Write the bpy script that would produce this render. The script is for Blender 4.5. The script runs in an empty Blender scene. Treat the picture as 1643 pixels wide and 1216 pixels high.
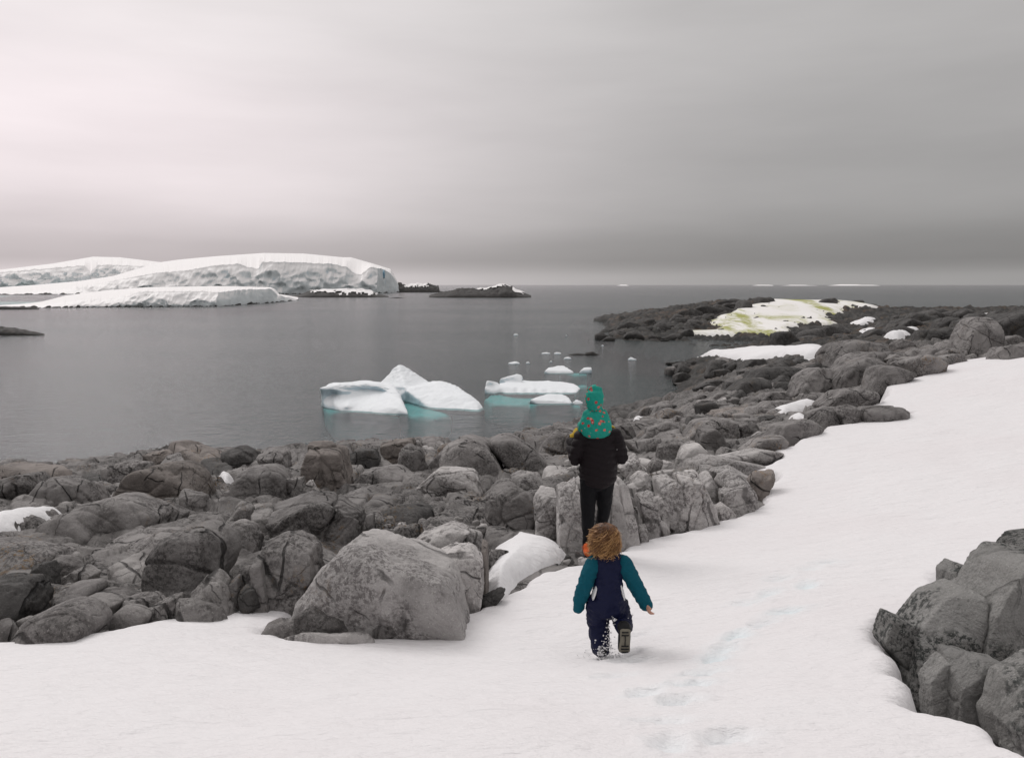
import bpy, bmesh, math, random
import numpy as np
from mathutils import Vector, Matrix

# ------------------------------------------------------------------ camera, sky, sun, exposure
SC = bpy.context.scene
COL = SC.collection
FPX, CX, CY = 1315.0, 821.5, 608.0            # focal length and centre in photograph pixels
PITCH = math.atan((608 - 457) / FPX)          # horizon sits at row 457
EYE = np.array([0.0, 0.0, 10.0])              # ten metres above the sea
cam = bpy.data.objects.new('camera', bpy.data.cameras.new('camera'))
COL.objects.link(cam)
cam.data.sensor_width = 36.0
cam.data.lens = 36.0 * FPX / 1643.0
cam.data.clip_start, cam.data.clip_end = 0.1, 60000.0
cam.location = EYE
cam.rotation_euler = (math.pi / 2 - PITCH, 0, 0)
SC.camera = cam

SUN_AZ, SUN_EL = math.radians(-38), math.radians(44)   # azimuth from +Y, negative = left
sun_dir = Vector((math.sin(SUN_AZ) * math.cos(SUN_EL), math.cos(SUN_AZ) * math.cos(SUN_EL), math.sin(SUN_EL)))
sun = bpy.data.objects.new('sun', bpy.data.lights.new('sun', 'SUN'))
COL.objects.link(sun)
sun.data.energy = 1.2
sun.data.angle = math.radians(28)
sun.data.color = (1.0, 0.97, 0.95)
sun.rotation_euler = sun_dir.to_track_quat('Z', 'Y').to_euler()

W = bpy.data.worlds.new('World'); SC.world = W; W.use_nodes = True
def build_world():
    nt = W.node_tree; N = nt.nodes; L = nt.links; N.clear()
    def nd(t, **k):
        n = N.new(t)
        for a, b in k.items(): setattr(n, a, b)
        return n
    out = nd('ShaderNodeOutputWorld'); bg = nd('ShaderNodeBackground'); bg.inputs[1].default_value = 0.1
    sky = nd('ShaderNodeTexSky', sky_type='NISHITA', sun_disc=False)
    sky.sun_elevation = SUN_EL; sky.sun_rotation = SUN_AZ
    tc = nd('ShaderNodeTexCoord')
    sep = nd('ShaderNodeSeparateXYZ'); L.new(tc.outputs['Generated'], sep.inputs[0])
    # soft cloud streaks bend the layer boundaries a little
    mp = nd('ShaderNodeMapping'); mp.inputs['Scale'].default_value = (1.1, 1.1, 6.0)
    L.new(tc.outputs['Generated'], mp.inputs[0])
    nz = nd('ShaderNodeTexNoise'); nz.inputs['Scale'].default_value = 1.7; nz.inputs['Detail'].default_value = 5.0
    nz.inputs['Roughness'].default_value = 0.5
    L.new(mp.outputs[0], nz.inputs['Vector'])
    def math_(op, a, b=None):
        m = nd('ShaderNodeMath', operation=op)
        for i, v in enumerate((a, b)):
            if v is None: continue
            if isinstance(v, (int, float)): m.inputs[i].default_value = v
            else: L.new(v, m.inputs[i])
        return m.outputs[0]
    wob = math_('MULTIPLY', math_('SUBTRACT', nz.outputs['Fac'], 0.5), 0.09)
    el = math_('ADD', sep.outputs['Z'], math_('MULTIPLY', wob, math_('MINIMUM', math_('MULTIPLY', math_('ABSOLUTE', sep.outputs['Z']), 9.0), 1.0)))
    ramp = nd('ShaderNodeValToRGB'); L.new(el, ramp.inputs[0])
    stops = [(0.0, .345), (.010, .335), (.018, .275), (.026, .235), (.048, .258), (.075, .32), (.10, .36), (.19, .41), (.30, .50), (.46, .60), (1.0, 1.10)]
    cr = ramp.color_ramp
    cr.elements[0].position = 0.0; cr.elements[1].position = 1.0
    for i, (p, v) in enumerate(stops):
        e = cr.elements[i] if i == 0 else (cr.elements[-1] if i == len(stops) - 1 else cr.elements.new(p))
        e.position = p; e.color = (v * 1.0, v * .972, v * .962, 1)
    # the sun behind the cloud brightens a broad part of the layer
    dt = nd('ShaderNodeVectorMath', operation='DOT_PRODUCT'); L.new(tc.outputs['Generated'], dt.inputs[0])
    glow_dir = Vector((math.sin(math.radians(-31)) * math.cos(math.radians(8)), math.cos(math.radians(-31)) * math.cos(math.radians(8)), math.sin(math.radians(8))))
    dt.inputs[1].default_value = glow_dir
    mr = nd('ShaderNodeMapRange'); L.new(dt.outputs['Value'], mr.inputs[0]); mr.inputs[1].default_value = 0.40; mr.inputs[2].default_value = 1.0
    glow = math_('POWER', mr.outputs[0], 3.5)
    def mrange(src, *v):
        q = nd('ShaderNodeMapRange', interpolation_type='SMOOTHSTEP'); L.new(src, q.inputs[0])
        for i_, x_ in enumerate(v): q.inputs[i_ + 1].default_value = x_
        return q.outputs[0]
    # a belt of thinner cloud low in the sky
    belt = mrange(el, .14, .36, 1.0, .5)
    gl = math_('MULTIPLY', glow, belt)
    nz2 = nd('ShaderNodeTexNoise'); nz2.inputs['Scale'].default_value = 3.2; nz2.inputs['Detail'].default_value = 6.0
    L.new(mp.outputs[0], nz2.inputs['Vector'])
    var = math_('ADD', math_('MULTIPLY', math_('SUBTRACT', nz2.outputs['Fac'], .5), .25), 1.0)
    boost = math_('MULTIPLY', math_('ADD', math_('MULTIPLY', gl, 1.30), .97), var)
    sc = nd('ShaderNodeVectorMath', operation='SCALE'); L.new(ramp.outputs[0], sc.inputs[0]); L.new(math_('MULTIPLY', boost, 10.0), sc.inputs['Scale'])
    tint = nd('ShaderNodeMix', data_type='RGBA', blend_type='MULTIPLY'); L.new(gl, tint.inputs['Factor'])
    L.new(sc.outputs[0], tint.inputs['A']); tint.inputs['B'].default_value = (1.03, .955, .985, 1)
    mix = nd('ShaderNodeMix', data_type='RGBA'); mix.inputs['Factor'].default_value = 0.985
    L.new(sky.outputs[0], mix.inputs['A']); L.new(tint.outputs['Result'], mix.inputs['B'])
    L.new(mix.outputs['Result'], bg.inputs[0]); L.new(bg.outputs[0], out.inputs[0])
build_world()
vs = SC.view_settings
vs.view_transform = 'Standard'; vs.look = 'None'; vs.exposure = 0.0; vs.gamma = 1.0; vs.use_curve_mapping = False
SC.cycles.use_denoising = True
SC.cycles.max_bounces = 8; SC.cycles.transparent_max_bounces = 8; SC.cycles.diffuse_bounces = 3; SC.cycles.glossy_bounces = 3
SC.cycles.caustics_reflective = False; SC.cycles.caustics_refractive = False

# ------------------------------------------------------------------ helpers
rng = np.random.default_rng(11)
RIGHT = np.array([1.0, 0, 0])
FWD = np.array([0, math.cos(PITCH), -math.sin(PITCH)])
UP = np.array([0, math.sin(PITCH), math.cos(PITCH)])
def ray(px, py):
    return FWD + ((px - CX) / FPX) * RIGHT + ((CY - py) / FPX) * UP
def at(px, py, y):                       # the point on that line of sight y metres out
    d = ray(px, py); return EYE + d * (y / d[1])
def sea_y(py):                           # distance at which that row meets the sea
    d = ray(CX, py); return -10.0 / d[2] * d[1]

_perm = np.random.default_rng(5).permutation(256); _perm = np.concatenate([_perm, _perm, _perm])
_grad = np.array([[1,1,0],[-1,1,0],[1,-1,0],[-1,-1,0],[1,0,1],[-1,0,1],[1,0,-1],[-1,0,-1],[0,1,1],[0,-1,1],[0,1,-1],[0,-1,-1],[1,1,0],[-1,1,0],[0,-1,1],[0,-1,-1]], float)
def perlin(P):
    P = np.asarray(P, float); I = np.floor(P).astype(int); f = P - I; I &= 255
    u = f * f * f * (f * (f * 6 - 15) + 10); r = 0
    for dx in (0, 1):
        a = _perm[I[:, 0] + dx]; wx = u[:, 0] if dx else 1 - u[:, 0]
        for dy in (0, 1):
            b = _perm[a + I[:, 1] + dy]; wy = u[:, 1] if dy else 1 - u[:, 1]
            for dz in (0, 1):
                g = _grad[_perm[b + I[:, 2] + dz] & 15]; wz = u[:, 2] if dz else 1 - u[:, 2]
                r = r + wx * wy * wz * (g[:, 0] * (f[:, 0] - dx) + g[:, 1] * (f[:, 1] - dy) + g[:, 2] * (f[:, 2] - dz))
    return r
def fbm(P, octv=4, gain=.5, ridge=False):
    s, a, t = 0, 1.0, 0
    for k in range(octv):
        n = perlin(P * 2 ** k + 17.3 * k)
        s = s + a * ((1 - 2 * np.abs(n)) if ridge else n); t += a; a *= gain
    return s / t
def voro(X, Y, seed=0):                  # jittered cells: nearest, second nearest, id and offset to the cell centre
    ix, iy = np.floor(X).astype(int), np.floor(Y).astype(int)
    b1 = np.full(X.shape, 9.0); b2 = np.full(X.shape, 9.0); cid = np.zeros(X.shape, int); ox = np.zeros(X.shape); oy = np.zeros(X.shape)
    for dx in (-1, 0, 1):
        for dy in (-1, 0, 1):
            a, b = ix + dx, iy + dy
            h = _perm[(_perm[(a + seed) & 255] + b) & 255]; h2 = _perm[h + 91]
            qx = X - (a + .1 + .8 * h / 255.0); qy = Y - (b + .1 + .8 * h2 / 255.0); d = np.sqrt(qx * qx + qy * qy)
            n = d < b1
            b2 = np.where(n, b1, np.minimum(b2, d)); b1 = np.where(n, d, b1)
            cid = np.where(n, h * 7 + h2, cid); ox = np.where(n, qx, ox); oy = np.where(n, qy, oy)
    return b1, b2, cid, ox, oy
class TPS:
    def __init__(s, P, v, lam=1e-4):
        s.P = np.asarray(P, float); n = len(s.P); d = np.linalg.norm(s.P[:, None] - s.P[None], axis=2)
        A = np.zeros((n + 3, n + 3)); A[:n, :n] = s.k(d) + lam * np.eye(n); A[:n, n] = 1; A[:n, n + 1:] = s.P
        A[n:, :n] = A[:n, n:].T; s.w = np.linalg.solve(A, np.concatenate([v, [0, 0, 0]]))
    @staticmethod
    def k(d): return d * d * np.log(d + 1e-9)
    def __call__(s, Q):
        Q = np.asarray(Q, float); r = np.zeros(len(Q)); n = len(s.P)
        for i in range(0, len(Q), 60000):
            q = Q[i:i + 60000]; d = np.linalg.norm(q[:, None] - s.P[None], axis=2)
            r[i:i + 60000] = s.k(d) @ s.w[:n] + s.w[n] + q @ s.w[n + 1:]
        return r
def sdist(X, Y, poly):                   # signed distance to a polygon, negative inside
    P = np.asarray(poly, float); d = np.full(X.shape, 1e9); ins = np.zeros(X.shape, bool)
    for a, b in zip(P, np.roll(P, -1, 0)):
        e = b - a; t = np.clip(((X - a[0]) * e[0] + (Y - a[1]) * e[1]) / (e @ e + 1e-12), 0, 1)
        d = np.minimum(d, np.hypot(X - a[0] - t * e[0], Y - a[1] - t * e[1]))
        c = (a[1] > Y) != (b[1] > Y)
        ins ^= c & (X < (b[0] - a[0]) * (Y - a[1]) / (b[1] - a[1] + 1e-12) + a[0])
    return np.where(ins, -d, d)
def voro3(P, seed=0):
    I = np.floor(P).astype(int); b1 = np.full(len(P), 9.0); b2 = b1.copy(); cid = np.zeros(len(P), int)
    for dx in (-1, 0, 1):
        for dy in (-1, 0, 1):
            for dz in (-1, 0, 1):
                c = I + np.array([dx, dy, dz]); h = _perm[(_perm[(_perm[(c[:, 0] + seed) & 255] + c[:, 1]) & 255] + c[:, 2]) & 255]
                d = np.sqrt((P[:, 0] - c[:, 0] - h / 255.0) ** 2 + (P[:, 1] - c[:, 1] - _perm[h + 57] / 255.0) ** 2 + (P[:, 2] - c[:, 2] - _perm[h + 131] / 255.0) ** 2)
                n_ = d < b1; b2 = np.where(n_, b1, np.minimum(b2, d)); b1 = np.where(n_, d, b1); cid = np.where(n_, h, cid)
    return b1, b2, cid
def sstep(a, b, x):
    t = np.clip((x - a) / (b - a), 0, 1); return t * t * (3 - 2 * t)
def tag(o, label=None, cat=None, group=None, kind=None):
    if label: o['label'] = label
    if cat: o['category'] = cat
    if group: o['group'] = group
    if kind: o['kind'] = kind
    return o
def mesh_obj(name, V, F, mat, parent=None, origin=None, smooth=True):
    """V world coordinates (or local to parent's frame when parent sits at identity rotation)"""
    V = np.asarray(V, float)
    if origin is None: origin = np.array([V[:, 0].mean(), V[:, 1].mean(), V[:, 2].min()])
    me = bpy.data.meshes.new(name)
    F = np.asarray(F)
    n, k = F.shape
    me.vertices.add(len(V)); me.vertices.foreach_set('co', (V - origin).ravel().astype(np.float32))
    me.loops.add(n * k); me.loops.foreach_set('vertex_index', F.ravel().astype(np.int32))
    me.polygons.add(n); me.polygons.foreach_set('loop_start', (np.arange(n) * k).astype(np.int32))
    me.polygons.foreach_set('use_smooth', np.full(n, smooth)); me.update(calc_edges=True)
    me.materials.append(mat)
    o = bpy.data.objects.new(name, me); COL.objects.link(o)
    if parent is not None:
        o.parent = parent; o.location = Vector(origin) - parent_loc(parent)
    else: o.location = origin
    return o
def parent_loc(p):
    v = Vector(p.location)
    while p.parent: p = p.parent; v = v + Vector(p.location)
    return v
def empty(name, loc):
    o = bpy.data.objects.new(name, None); COL.objects.link(o); o.location = loc; o.empty_display_size = .2; return o
def grid_faces(nr, nc, keep=None):
    i = np.arange(nr - 1)[:, None] * nc + np.arange(nc - 1)[None]; F = np.stack([i, i + 1, i + nc + 1, i + nc], -1).reshape(-1, 4)
    if keep is not None: F = F[keep[F].any(1)]
    return F
def compact(V, F):
    u, inv = np.unique(F, return_inverse=True); return V[u], inv.reshape(F.shape)
_ico = {}
def ico(n):
    if n not in _ico:
        bm = bmesh.new(); bmesh.ops.create_icosphere(bm, subdivisions=n, radius=1)
        _ico[n] = (np.array([v.co[:] for v in bm.verts]), np.array([[v.index for v in f.verts] for f in bm.faces])); bm.free()
    return _ico[n]
def hull2(p):
    p = sorted(map(tuple, p))
    def half(q):
        h = []
        for c in q:
            while len(h) > 1 and (h[-1][0]-h[-2][0])*(c[1]-h[-2][1]) - (h[-1][1]-h[-2][1])*(c[0]-h[-2][0]) <= 0: h.pop()
            h.append(c)
        return h[:-1]
    return np.array(half(p) + half(p[::-1]))
def solid(parts, voxel, smooth_it=4, smooth_f=.5):
    """join overlapping closed meshes [(V, F)] into one skin (voxel remesh), return V, F (quads)"""
    bm = bmesh.new()
    for V, F in parts:
        vs_ = [bm.verts.new(v) for v in V]
        for f in F:
            try: bm.faces.new([vs_[i] for i in dict.fromkeys(f)])
            except ValueError: pass
    bmesh.ops.recalc_face_normals(bm, faces=bm.faces)
    me = bpy.data.meshes.new('tmp'); bm.to_mesh(me); bm.free()
    o = bpy.data.objects.new('tmp', me); COL.objects.link(o)
    m = o.modifiers.new('r', 'REMESH'); m.mode = 'VOXEL'; m.voxel_size = voxel
    if smooth_it:
        s = o.modifiers.new('s', 'SMOOTH'); s.factor = smooth_f; s.iterations = smooth_it
    dg = bpy.context.evaluated_depsgraph_get(); ev = o.evaluated_get(dg); em = ev.to_mesh()
    V = np.empty(len(em.vertices) * 3, np.float32); em.vertices.foreach_get('co', V); V = V.reshape(-1, 3).astype(float)
    F = np.array([list(p.vertices) if len(p.vertices) == 4 else list(p.vertices) + [p.vertices[-1]] for p in em.polygons])
    ev.to_mesh_clear(); bpy.data.objects.remove(o); bpy.data.meshes.remove(me)
    return V, F
def vnormals(V, F):
    n = np.cross(V[F[:, 2]] - V[F[:, 0]], V[F[:, -1]] - V[F[:, 1]]) if F.shape[1] == 4 else np.cross(V[F[:, 1]] - V[F[:, 0]], V[F[:, 2]] - V[F[:, 0]])
    N_ = np.zeros_like(V)
    for c in range(F.shape[1]): np.add.at(N_, F[:, c], n)
    return N_ / (np.linalg.norm(N_, axis=1, keepdims=True) + 1e-12)
def hull3(P):
    bm = bmesh.new()
    for p in P: bm.verts.new(p)
    r = bmesh.ops.convex_hull(bm, input=bm.verts)
    bmesh.ops.delete(bm, geom=[v for v in bm.verts if not v.link_faces], context='VERTS')
    bm.verts.index_update()
    V = np.array([v.co[:] for v in bm.verts]); F = [[v.index for v in f.verts] for f in bm.faces]; bm.free(); return V, F

# ------------------------------------------------------------------ materials
def new_mat(name):
    m = bpy.data.materials.new(name); m.use_nodes = True; nt = m.node_tree
    return m, nt, nt.nodes['Principled BSDF']
class NT:
    def __init__(s, nt): s.nt = nt
    def __call__(s, t, ins=None, **k):
        n = s.nt.nodes.new(t)
        for a, b in k.items(): setattr(n, a, b)
        for a, b in (ins or {}).items():
            if hasattr(b, 'is_output') or isinstance(b, bpy.types.NodeSocket): s.nt.links.new(b, n.inputs[a])
            else: n.inputs[a].default_value = b
        return n
    def math(s, op, a, b=0.0, c=None):
        n = s.nt.nodes.new('ShaderNodeMath'); n.operation = op
        for i, v in enumerate((a, b, c)):
            if v is None: continue
            if isinstance(v, bpy.types.NodeSocket): s.nt.links.new(v, n.inputs[i])
            else: n.inputs[i].default_value = v
        return n.outputs[0]
    def noise(s, vec, scale, detail=4, rough=.55, dist=0):
        return s('ShaderNodeTexNoise', {'Vector': vec, 'Scale': scale, 'Detail': detail, 'Roughness': rough, 'Distortion': dist}).outputs['Fac']
    def ramp(s, fac, lo, hi, a=0.0, b=1.0):
        return s('ShaderNodeMapRange', {0: fac, 1: lo, 2: hi, 3: a, 4: b}, interpolation_type='SMOOTHSTEP').outputs[0]
    def mix(s, f, a, b, blend='MIX'):
        n = s.nt.nodes.new('ShaderNodeMix'); n.data_type = 'RGBA'; n.blend_type = blend
        for k, v in (('Factor', f), ('A', a), ('B', b)):
            if isinstance(v, bpy.types.NodeSocket): s.nt.links.new(v, n.inputs[k])
            else: n.inputs[k].default_value = v if k == 'Factor' else (*v, 1) if len(v) == 3 else v
        return n.outputs['Result']
    def link(s, a, b): s.nt.links.new(a, b)
def rock_material(name, base, dark, tint, speck=.5, grain=1.0, lichen=0.0, far=False, joints=1.0):
    m, nt, P = new_mat(name); n = NT(nt)
    pos = n('ShaderNodeNewGeometry').outputs['Position']
    rnd = n('ShaderNodeObjectInfo').outputs['Random']
    big = n.noise(pos, .55, 3); mid = n.noise(pos, 2.6, 6, .62, .6); fine = n.noise(pos, 17, 6, .7); gr = n.noise(pos, 90, 3, .7)
    c = n.mix(n.ramp(mid, .36, .68), base, tint)
    c = n.mix(n.ramp(big, .40, .66, 0, .6), c, tuple(min(1, x * 1.34) for x in base))
    # dark lichen in speckled patches
    lm = n.math('MULTIPLY', n.ramp(n.noise(pos, 1.3, 5, .65), .45, .57), n.ramp(n.noise(pos, 24, 5, .75), .46, .56))
    c = n.mix(n.math('MULTIPLY', lm, speck), c, dark)
    c = n.mix(n.ramp(n.noise(pos, 42, 4, .75), .56, .68, 0, .40 * speck), c, dark)
    c = n.mix(n.ramp(gr, .3, .75, 0, .26), c, tuple(x * .5 for x in base))
    c = n.mix(n.ramp(n.noise(pos, 70, 3, .7), .58, .70, 0, .5), c, tuple(min(1, x * 1.7) for x in base))
    c = n.mix(n.ramp(n.noise(pos, 4.5, 6, .7, 1.0), .56, .72, 0, .42), c, tuple(x * .45 for x in base))
    # thin dark mineral streaks / hairline joints
    warp = n('ShaderNodeVectorMath', {0: pos, 1: n('ShaderNodeTexNoise', {'Vector': pos, 'Scale': 1.3, 'Detail': 4}).outputs['Color']}, operation='ADD').outputs[0]
    vr = n('ShaderNodeTexVoronoi', {'Vector': warp, 'Scale': 1.35}, feature='DISTANCE_TO_EDGE').outputs['Distance']
    line = n.math('MULTIPLY', n.ramp(vr, .001, .012, 1, 0), n.ramp(n.noise(pos, 1.1, 3), .52, .60))
    # straight joints in two directions, broken up so that none runs on for long
    js = None
    for nv, sp, k0 in (((.93, .30, -.22), .62, 0), ((.25, -.35, .90), .47, 30), ((.45, .85, .28), .9, 60)):
        sh = n('ShaderNodeVectorMath', {0: pos, 1: (k0, k0 * .7, k0 * .3)}, operation='ADD').outputs[0]
        u = n('ShaderNodeVectorMath', {0: pos, 1: nv}, operation='DOT_PRODUCT').outputs['Value']
        u = n.math('ADD', u, n.math('MULTIPLY', n.noise(sh, .7, 3, .5), .9)); u = n.math('ADD', u, n.math('MULTIPLY', n.noise(sh, 5, 3, .6), .05))
        d_ = n.math('ABSOLUTE', n.math('SUBTRACT', n.math('FRACT', n.math('DIVIDE', u, sp)), .5))
        j1 = n.math('MULTIPLY', n.ramp(d_, .006, .030, 1, 0), n.ramp(n.noise(sh, .95, 3, .6), .50, .56))
        js = j1 if js is None else n.math('MAXIMUM', js, j1)
    line = n.math('MAXIMUM', n.math('MULTIPLY', line, .5 if joints > .5 else 0.0), n.math('MULTIPLY', js, joints))
    c = n.mix(n.math('MULTIPLY', line, .8), c, tuple(x * .35 for x in dark))
    if far:                                          # darker, weathered rock out on the points
        yy = n('ShaderNodeSeparateXYZ', {0: pos}).outputs['Y']
        f2 = n.noise(pos, .35, 6, .7)
        c = n.mix(n.ramp(n.math('ADD', yy, n.math('MULTIPLY', f2, 50)), 62, 120), c, n.mix(n.ramp(f2, .42, .62), (.030, .029, .028), n.mix(n.ramp(n.noise(pos, .06, 3), .5, .6), (.075, .070, .066), (.095, .066, .048))))
    if lichen:
        om = n.math('MULTIPLY', n.ramp(n.noise(pos, .9, 3), .57, .66), n.ramp(fine, .52, .62))
        c = n.mix(n.math('MULTIPLY', om, lichen), c, (.20, .105, .018))
    # wet tide band just above the sea
    zz = n('ShaderNodeSeparateXYZ', {0: pos}).outputs['Z']
    c = n.mix(n.ramp(n.math('ADD', zz, n.math('MULTIPLY', n.noise(pos, .8, 4), -.9)), -.25, .45, .75, 0), c, (.022, .021, .019))
    hsv = n('ShaderNodeHueSaturation', {'Color': c, 'Value': n('ShaderNodeMapRange', {0: rnd, 3: .82, 4: 1.16}).outputs[0]}).outputs[0]
    n.link(hsv, P.inputs['Base Color'])
    P.inputs['Roughness'].default_value = .82; P.inputs['Specular IOR Level'].default_value = .3
    h = n.math('ADD', n.math('MULTIPLY', mid, .085), n.math('ADD', n.math('MULTIPLY', fine, .032), n.math('MULTIPLY', gr, .004)))
    h = n.math('SUBTRACT', h, n.math('MULTIPLY', line, .045))
    b = n('ShaderNodeBump', {'Height': h, 'Strength': .9 * grain, 'Distance': 1.0})
    n.link(b.outputs[0], P.inputs['Normal'])
    return m
ROCK = rock_material('grey_rock', (.245, .231, .226), (.038, .034, .033), (.112, .103, .100), .75, 1, .55)
BEDROCK = rock_material('bedrock', (.25, .236, .230), (.036, .032, .031), (.100, .092, .089), .95, 1, .6, True)
ROCK_MID = rock_material('mid_grey_rock', (.285, .270, .263), (.048, .043, .042), (.155, .144, .140), .75, 1, .35)
ROCK_TAN = rock_material('tan_rock', (.232, .205, .190), (.046, .040, .037), (.125, .109, .101), .5, 1, .8)
ROCK_LIGHT = rock_material('pale_rock', (.47, .448, .44), (.060, .050, .050), (.32, .304, .298), .7, 1, .15, False, .75)
ROCK_DARK = rock_material('dark_rock', (.085, .081, .079), (.022, .020, .020), (.045, .042, .041), .6, 1, .25)
GRANITE = rock_material('speckled_granite', (.27, .264, .256), (.034, .038, .036), (.150, .145, .137), 1.0, 1.3, 0, False, .25)
def snow_material(name, col=(.765, .755, .765), algae=False, bump=1.0, pink=0.0):
    m, nt, P = new_mat(name); n = NT(nt)
    pos = n('ShaderNodeNewGeometry').outputs['Position']
    mp = n('ShaderNodeMapping', {'Vector': pos, 'Rotation': (0, 0, .35), 'Scale': (1.0, 2.6, 1.0)}).outputs[0]
    a = n.noise(mp, 2.2, 5, .55, .4); b = n.noise(mp, 9, 4, .6); c_ = n.noise(pos, 60, 3, .6)
    c = n.mix(n.ramp(n.noise(pos, .45, 3), .42, .7, 0, .5), col, (col[0] * .965, col[1] * .945, col[2] * .945))
    c = n.mix(n.ramp(n.noise(pos, 5, 5, .65), .62, .8, 0, .22), c, (.62, .61, .61))
    if algae:
        st = n('ShaderNodeMapping', {'Vector': pos, 'Rotation': (0, 0, -.5), 'Scale': (.055, .020, .05)}).outputs[0]
        g = n.noise(st, 1.0, 7, .68, .8)
        gm = n.math('MULTIPLY', n.ramp(g, .42, .56), n.ramp(n.noise(pos, .16, 6, .75), .36, .54))
        c = n.mix(n.ramp(g, .46, .66, 0, .40), c, (.66, .58, .47))
        c = n.mix(n.math('MULTIPLY', gm, .92), c, (.30, .31, .05))
    n.link(c, P.inputs['Base Color'])
    P.inputs['Roughness'].default_value = .7; P.inputs['Specular IOR Level'].default_value = .2
    h = n.math('ADD', n.math('MULTIPLY', a, .06), n.math('ADD', n.math('MULTIPLY', b, .030), n.math('MULTIPLY', c_, .004)))
    bn = n('ShaderNodeBump', {'Height': h, 'Strength': .8 * bump, 'Distance': 1.0}); n.link(bn.outputs[0], P.inputs['Normal'])
    return m
SNOW = snow_material('snow')
SNOW_FAR = snow_material('far_snow', (.82, .80, .80), bump=.5)
SNOW_ALGAE = snow_material('algae_snow', (.80, .78, .76), algae=True)
def ice_material(name, steep, flat=(.80, .805, .82), scale=1.0, bump=1.0, blue=(.30, .52, .66), blue_amt=.5):
    m, nt, P = new_mat(name); n = NT(nt)
    g = n('ShaderNodeNewGeometry'); pos = g.outputs['Position']
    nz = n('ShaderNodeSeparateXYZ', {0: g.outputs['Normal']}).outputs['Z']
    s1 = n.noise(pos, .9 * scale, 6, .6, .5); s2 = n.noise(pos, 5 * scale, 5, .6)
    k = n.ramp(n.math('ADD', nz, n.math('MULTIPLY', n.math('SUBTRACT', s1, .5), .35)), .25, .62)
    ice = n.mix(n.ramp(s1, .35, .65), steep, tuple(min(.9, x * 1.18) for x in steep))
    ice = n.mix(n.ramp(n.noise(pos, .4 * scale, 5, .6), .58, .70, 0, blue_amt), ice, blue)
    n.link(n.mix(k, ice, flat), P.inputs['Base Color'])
    P.inputs['Roughness'].default_value = .55; P.inputs['Specular IOR Level'].default_value = .3
    h = n.math('ADD', n.math('MULTIPLY', s1, .3 / scale), n.math('MULTIPLY', s2, .07 / scale))
    bn = n('ShaderNodeBump', {'Height': h, 'Strength': .6 * bump, 'Distance': 1.0}); n.link(bn.outputs[0], P.inputs['Normal'])
    return m
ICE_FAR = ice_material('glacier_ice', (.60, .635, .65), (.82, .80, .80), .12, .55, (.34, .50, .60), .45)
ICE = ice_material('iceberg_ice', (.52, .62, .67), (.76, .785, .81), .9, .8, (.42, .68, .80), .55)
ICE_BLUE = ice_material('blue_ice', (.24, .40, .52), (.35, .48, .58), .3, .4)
def plain(name, col, rough=.8, bump=0, bscale=40, spec=.3, var=.15):
    m, nt, P = new_mat(name); n = NT(nt)
    tcx = n('ShaderNodeTexCoord').outputs['Object']
    f = n.noise(tcx, bscale * .35, 4, .6)
    n.link(n.mix(f, tuple(x * (1 - var) for x in col), tuple(min(1, x * (1 + var)) for x in col)), P.inputs['Base Color'])
    P.inputs['Roughness'].default_value = rough; P.inputs['Specular IOR Level'].default_value = spec
    if bump:
        bn = n('ShaderNodeBump', {'Height': n.noise(tcx, bscale, 4, .6), 'Strength': bump, 'Distance': .01}); n.link(bn.outputs[0], P.inputs['Normal'])
    return m
ICE_SUB = plain('submerged_ice', (.40, .88, .88), .6, 0, 3)
def water_material():
    m, nt, P = new_mat('sea_water'); n = NT(nt); nt.nodes.remove(P)
    pos = n('ShaderNodeNewGeometry').outputs['Position']
    mp = n('ShaderNodeMapping', {'Vector': pos, 'Rotation': (0, 0, .18), 'Scale': (.55, 1.25, 1)}).outputs[0]
    a = n.noise(mp, .55, 3, .5, .6); b = n.noise(mp, 1.9, 4, .55, .5); c = n.noise(mp, 7, 3, .5)
    gust = n.ramp(n.noise(n('ShaderNodeMapping', {'Vector': pos, 'Rotation': (0, 0, .06), 'Scale': (.004, .022, 1)}).outputs[0], 1.0, 4, .6), .30, .72, .80, 1.08)
    h = n.math('ADD', n.math('MULTIPLY', a, .20), n.math('ADD', n.math('MULTIPLY', b, .17), n.math('MULTIPLY', c, .05)))
    bn = n('ShaderNodeBump', {'Height': n.math('MULTIPLY', h, gust), 'Strength': 1.0, 'Distance': 1.0}).outputs[0]
    gl = n('ShaderNodeBsdfGlossy', {'Color': (.83, .82, .83, 1), 'Roughness': .13, 'Normal': bn})
    tr = n('ShaderNodeBsdfTransparent', {'Color': (.64, .93, .92, 1)})
    df = n('ShaderNodeBsdfDiffuse', {'Color': (.020, .030, .033, 1)})
    body = n('ShaderNodeMixShader', {0: .20, 1: tr.outputs[0], 2: df.outputs[0]})
    fr = n('ShaderNodeFresnel', {'IOR': 1.333, 'Normal': bn})
    mx = n('ShaderNodeMixShader', {0: fr.outputs[0], 1: body.outputs[0], 2: gl.outputs[0]})
    n.link(mx.outputs[0], nt.nodes['Material Output'].inputs['Surface'])
    return m
WATER = water_material()
SEABED = plain('seabed_mud', (.030, .036, .036), .9)

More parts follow.
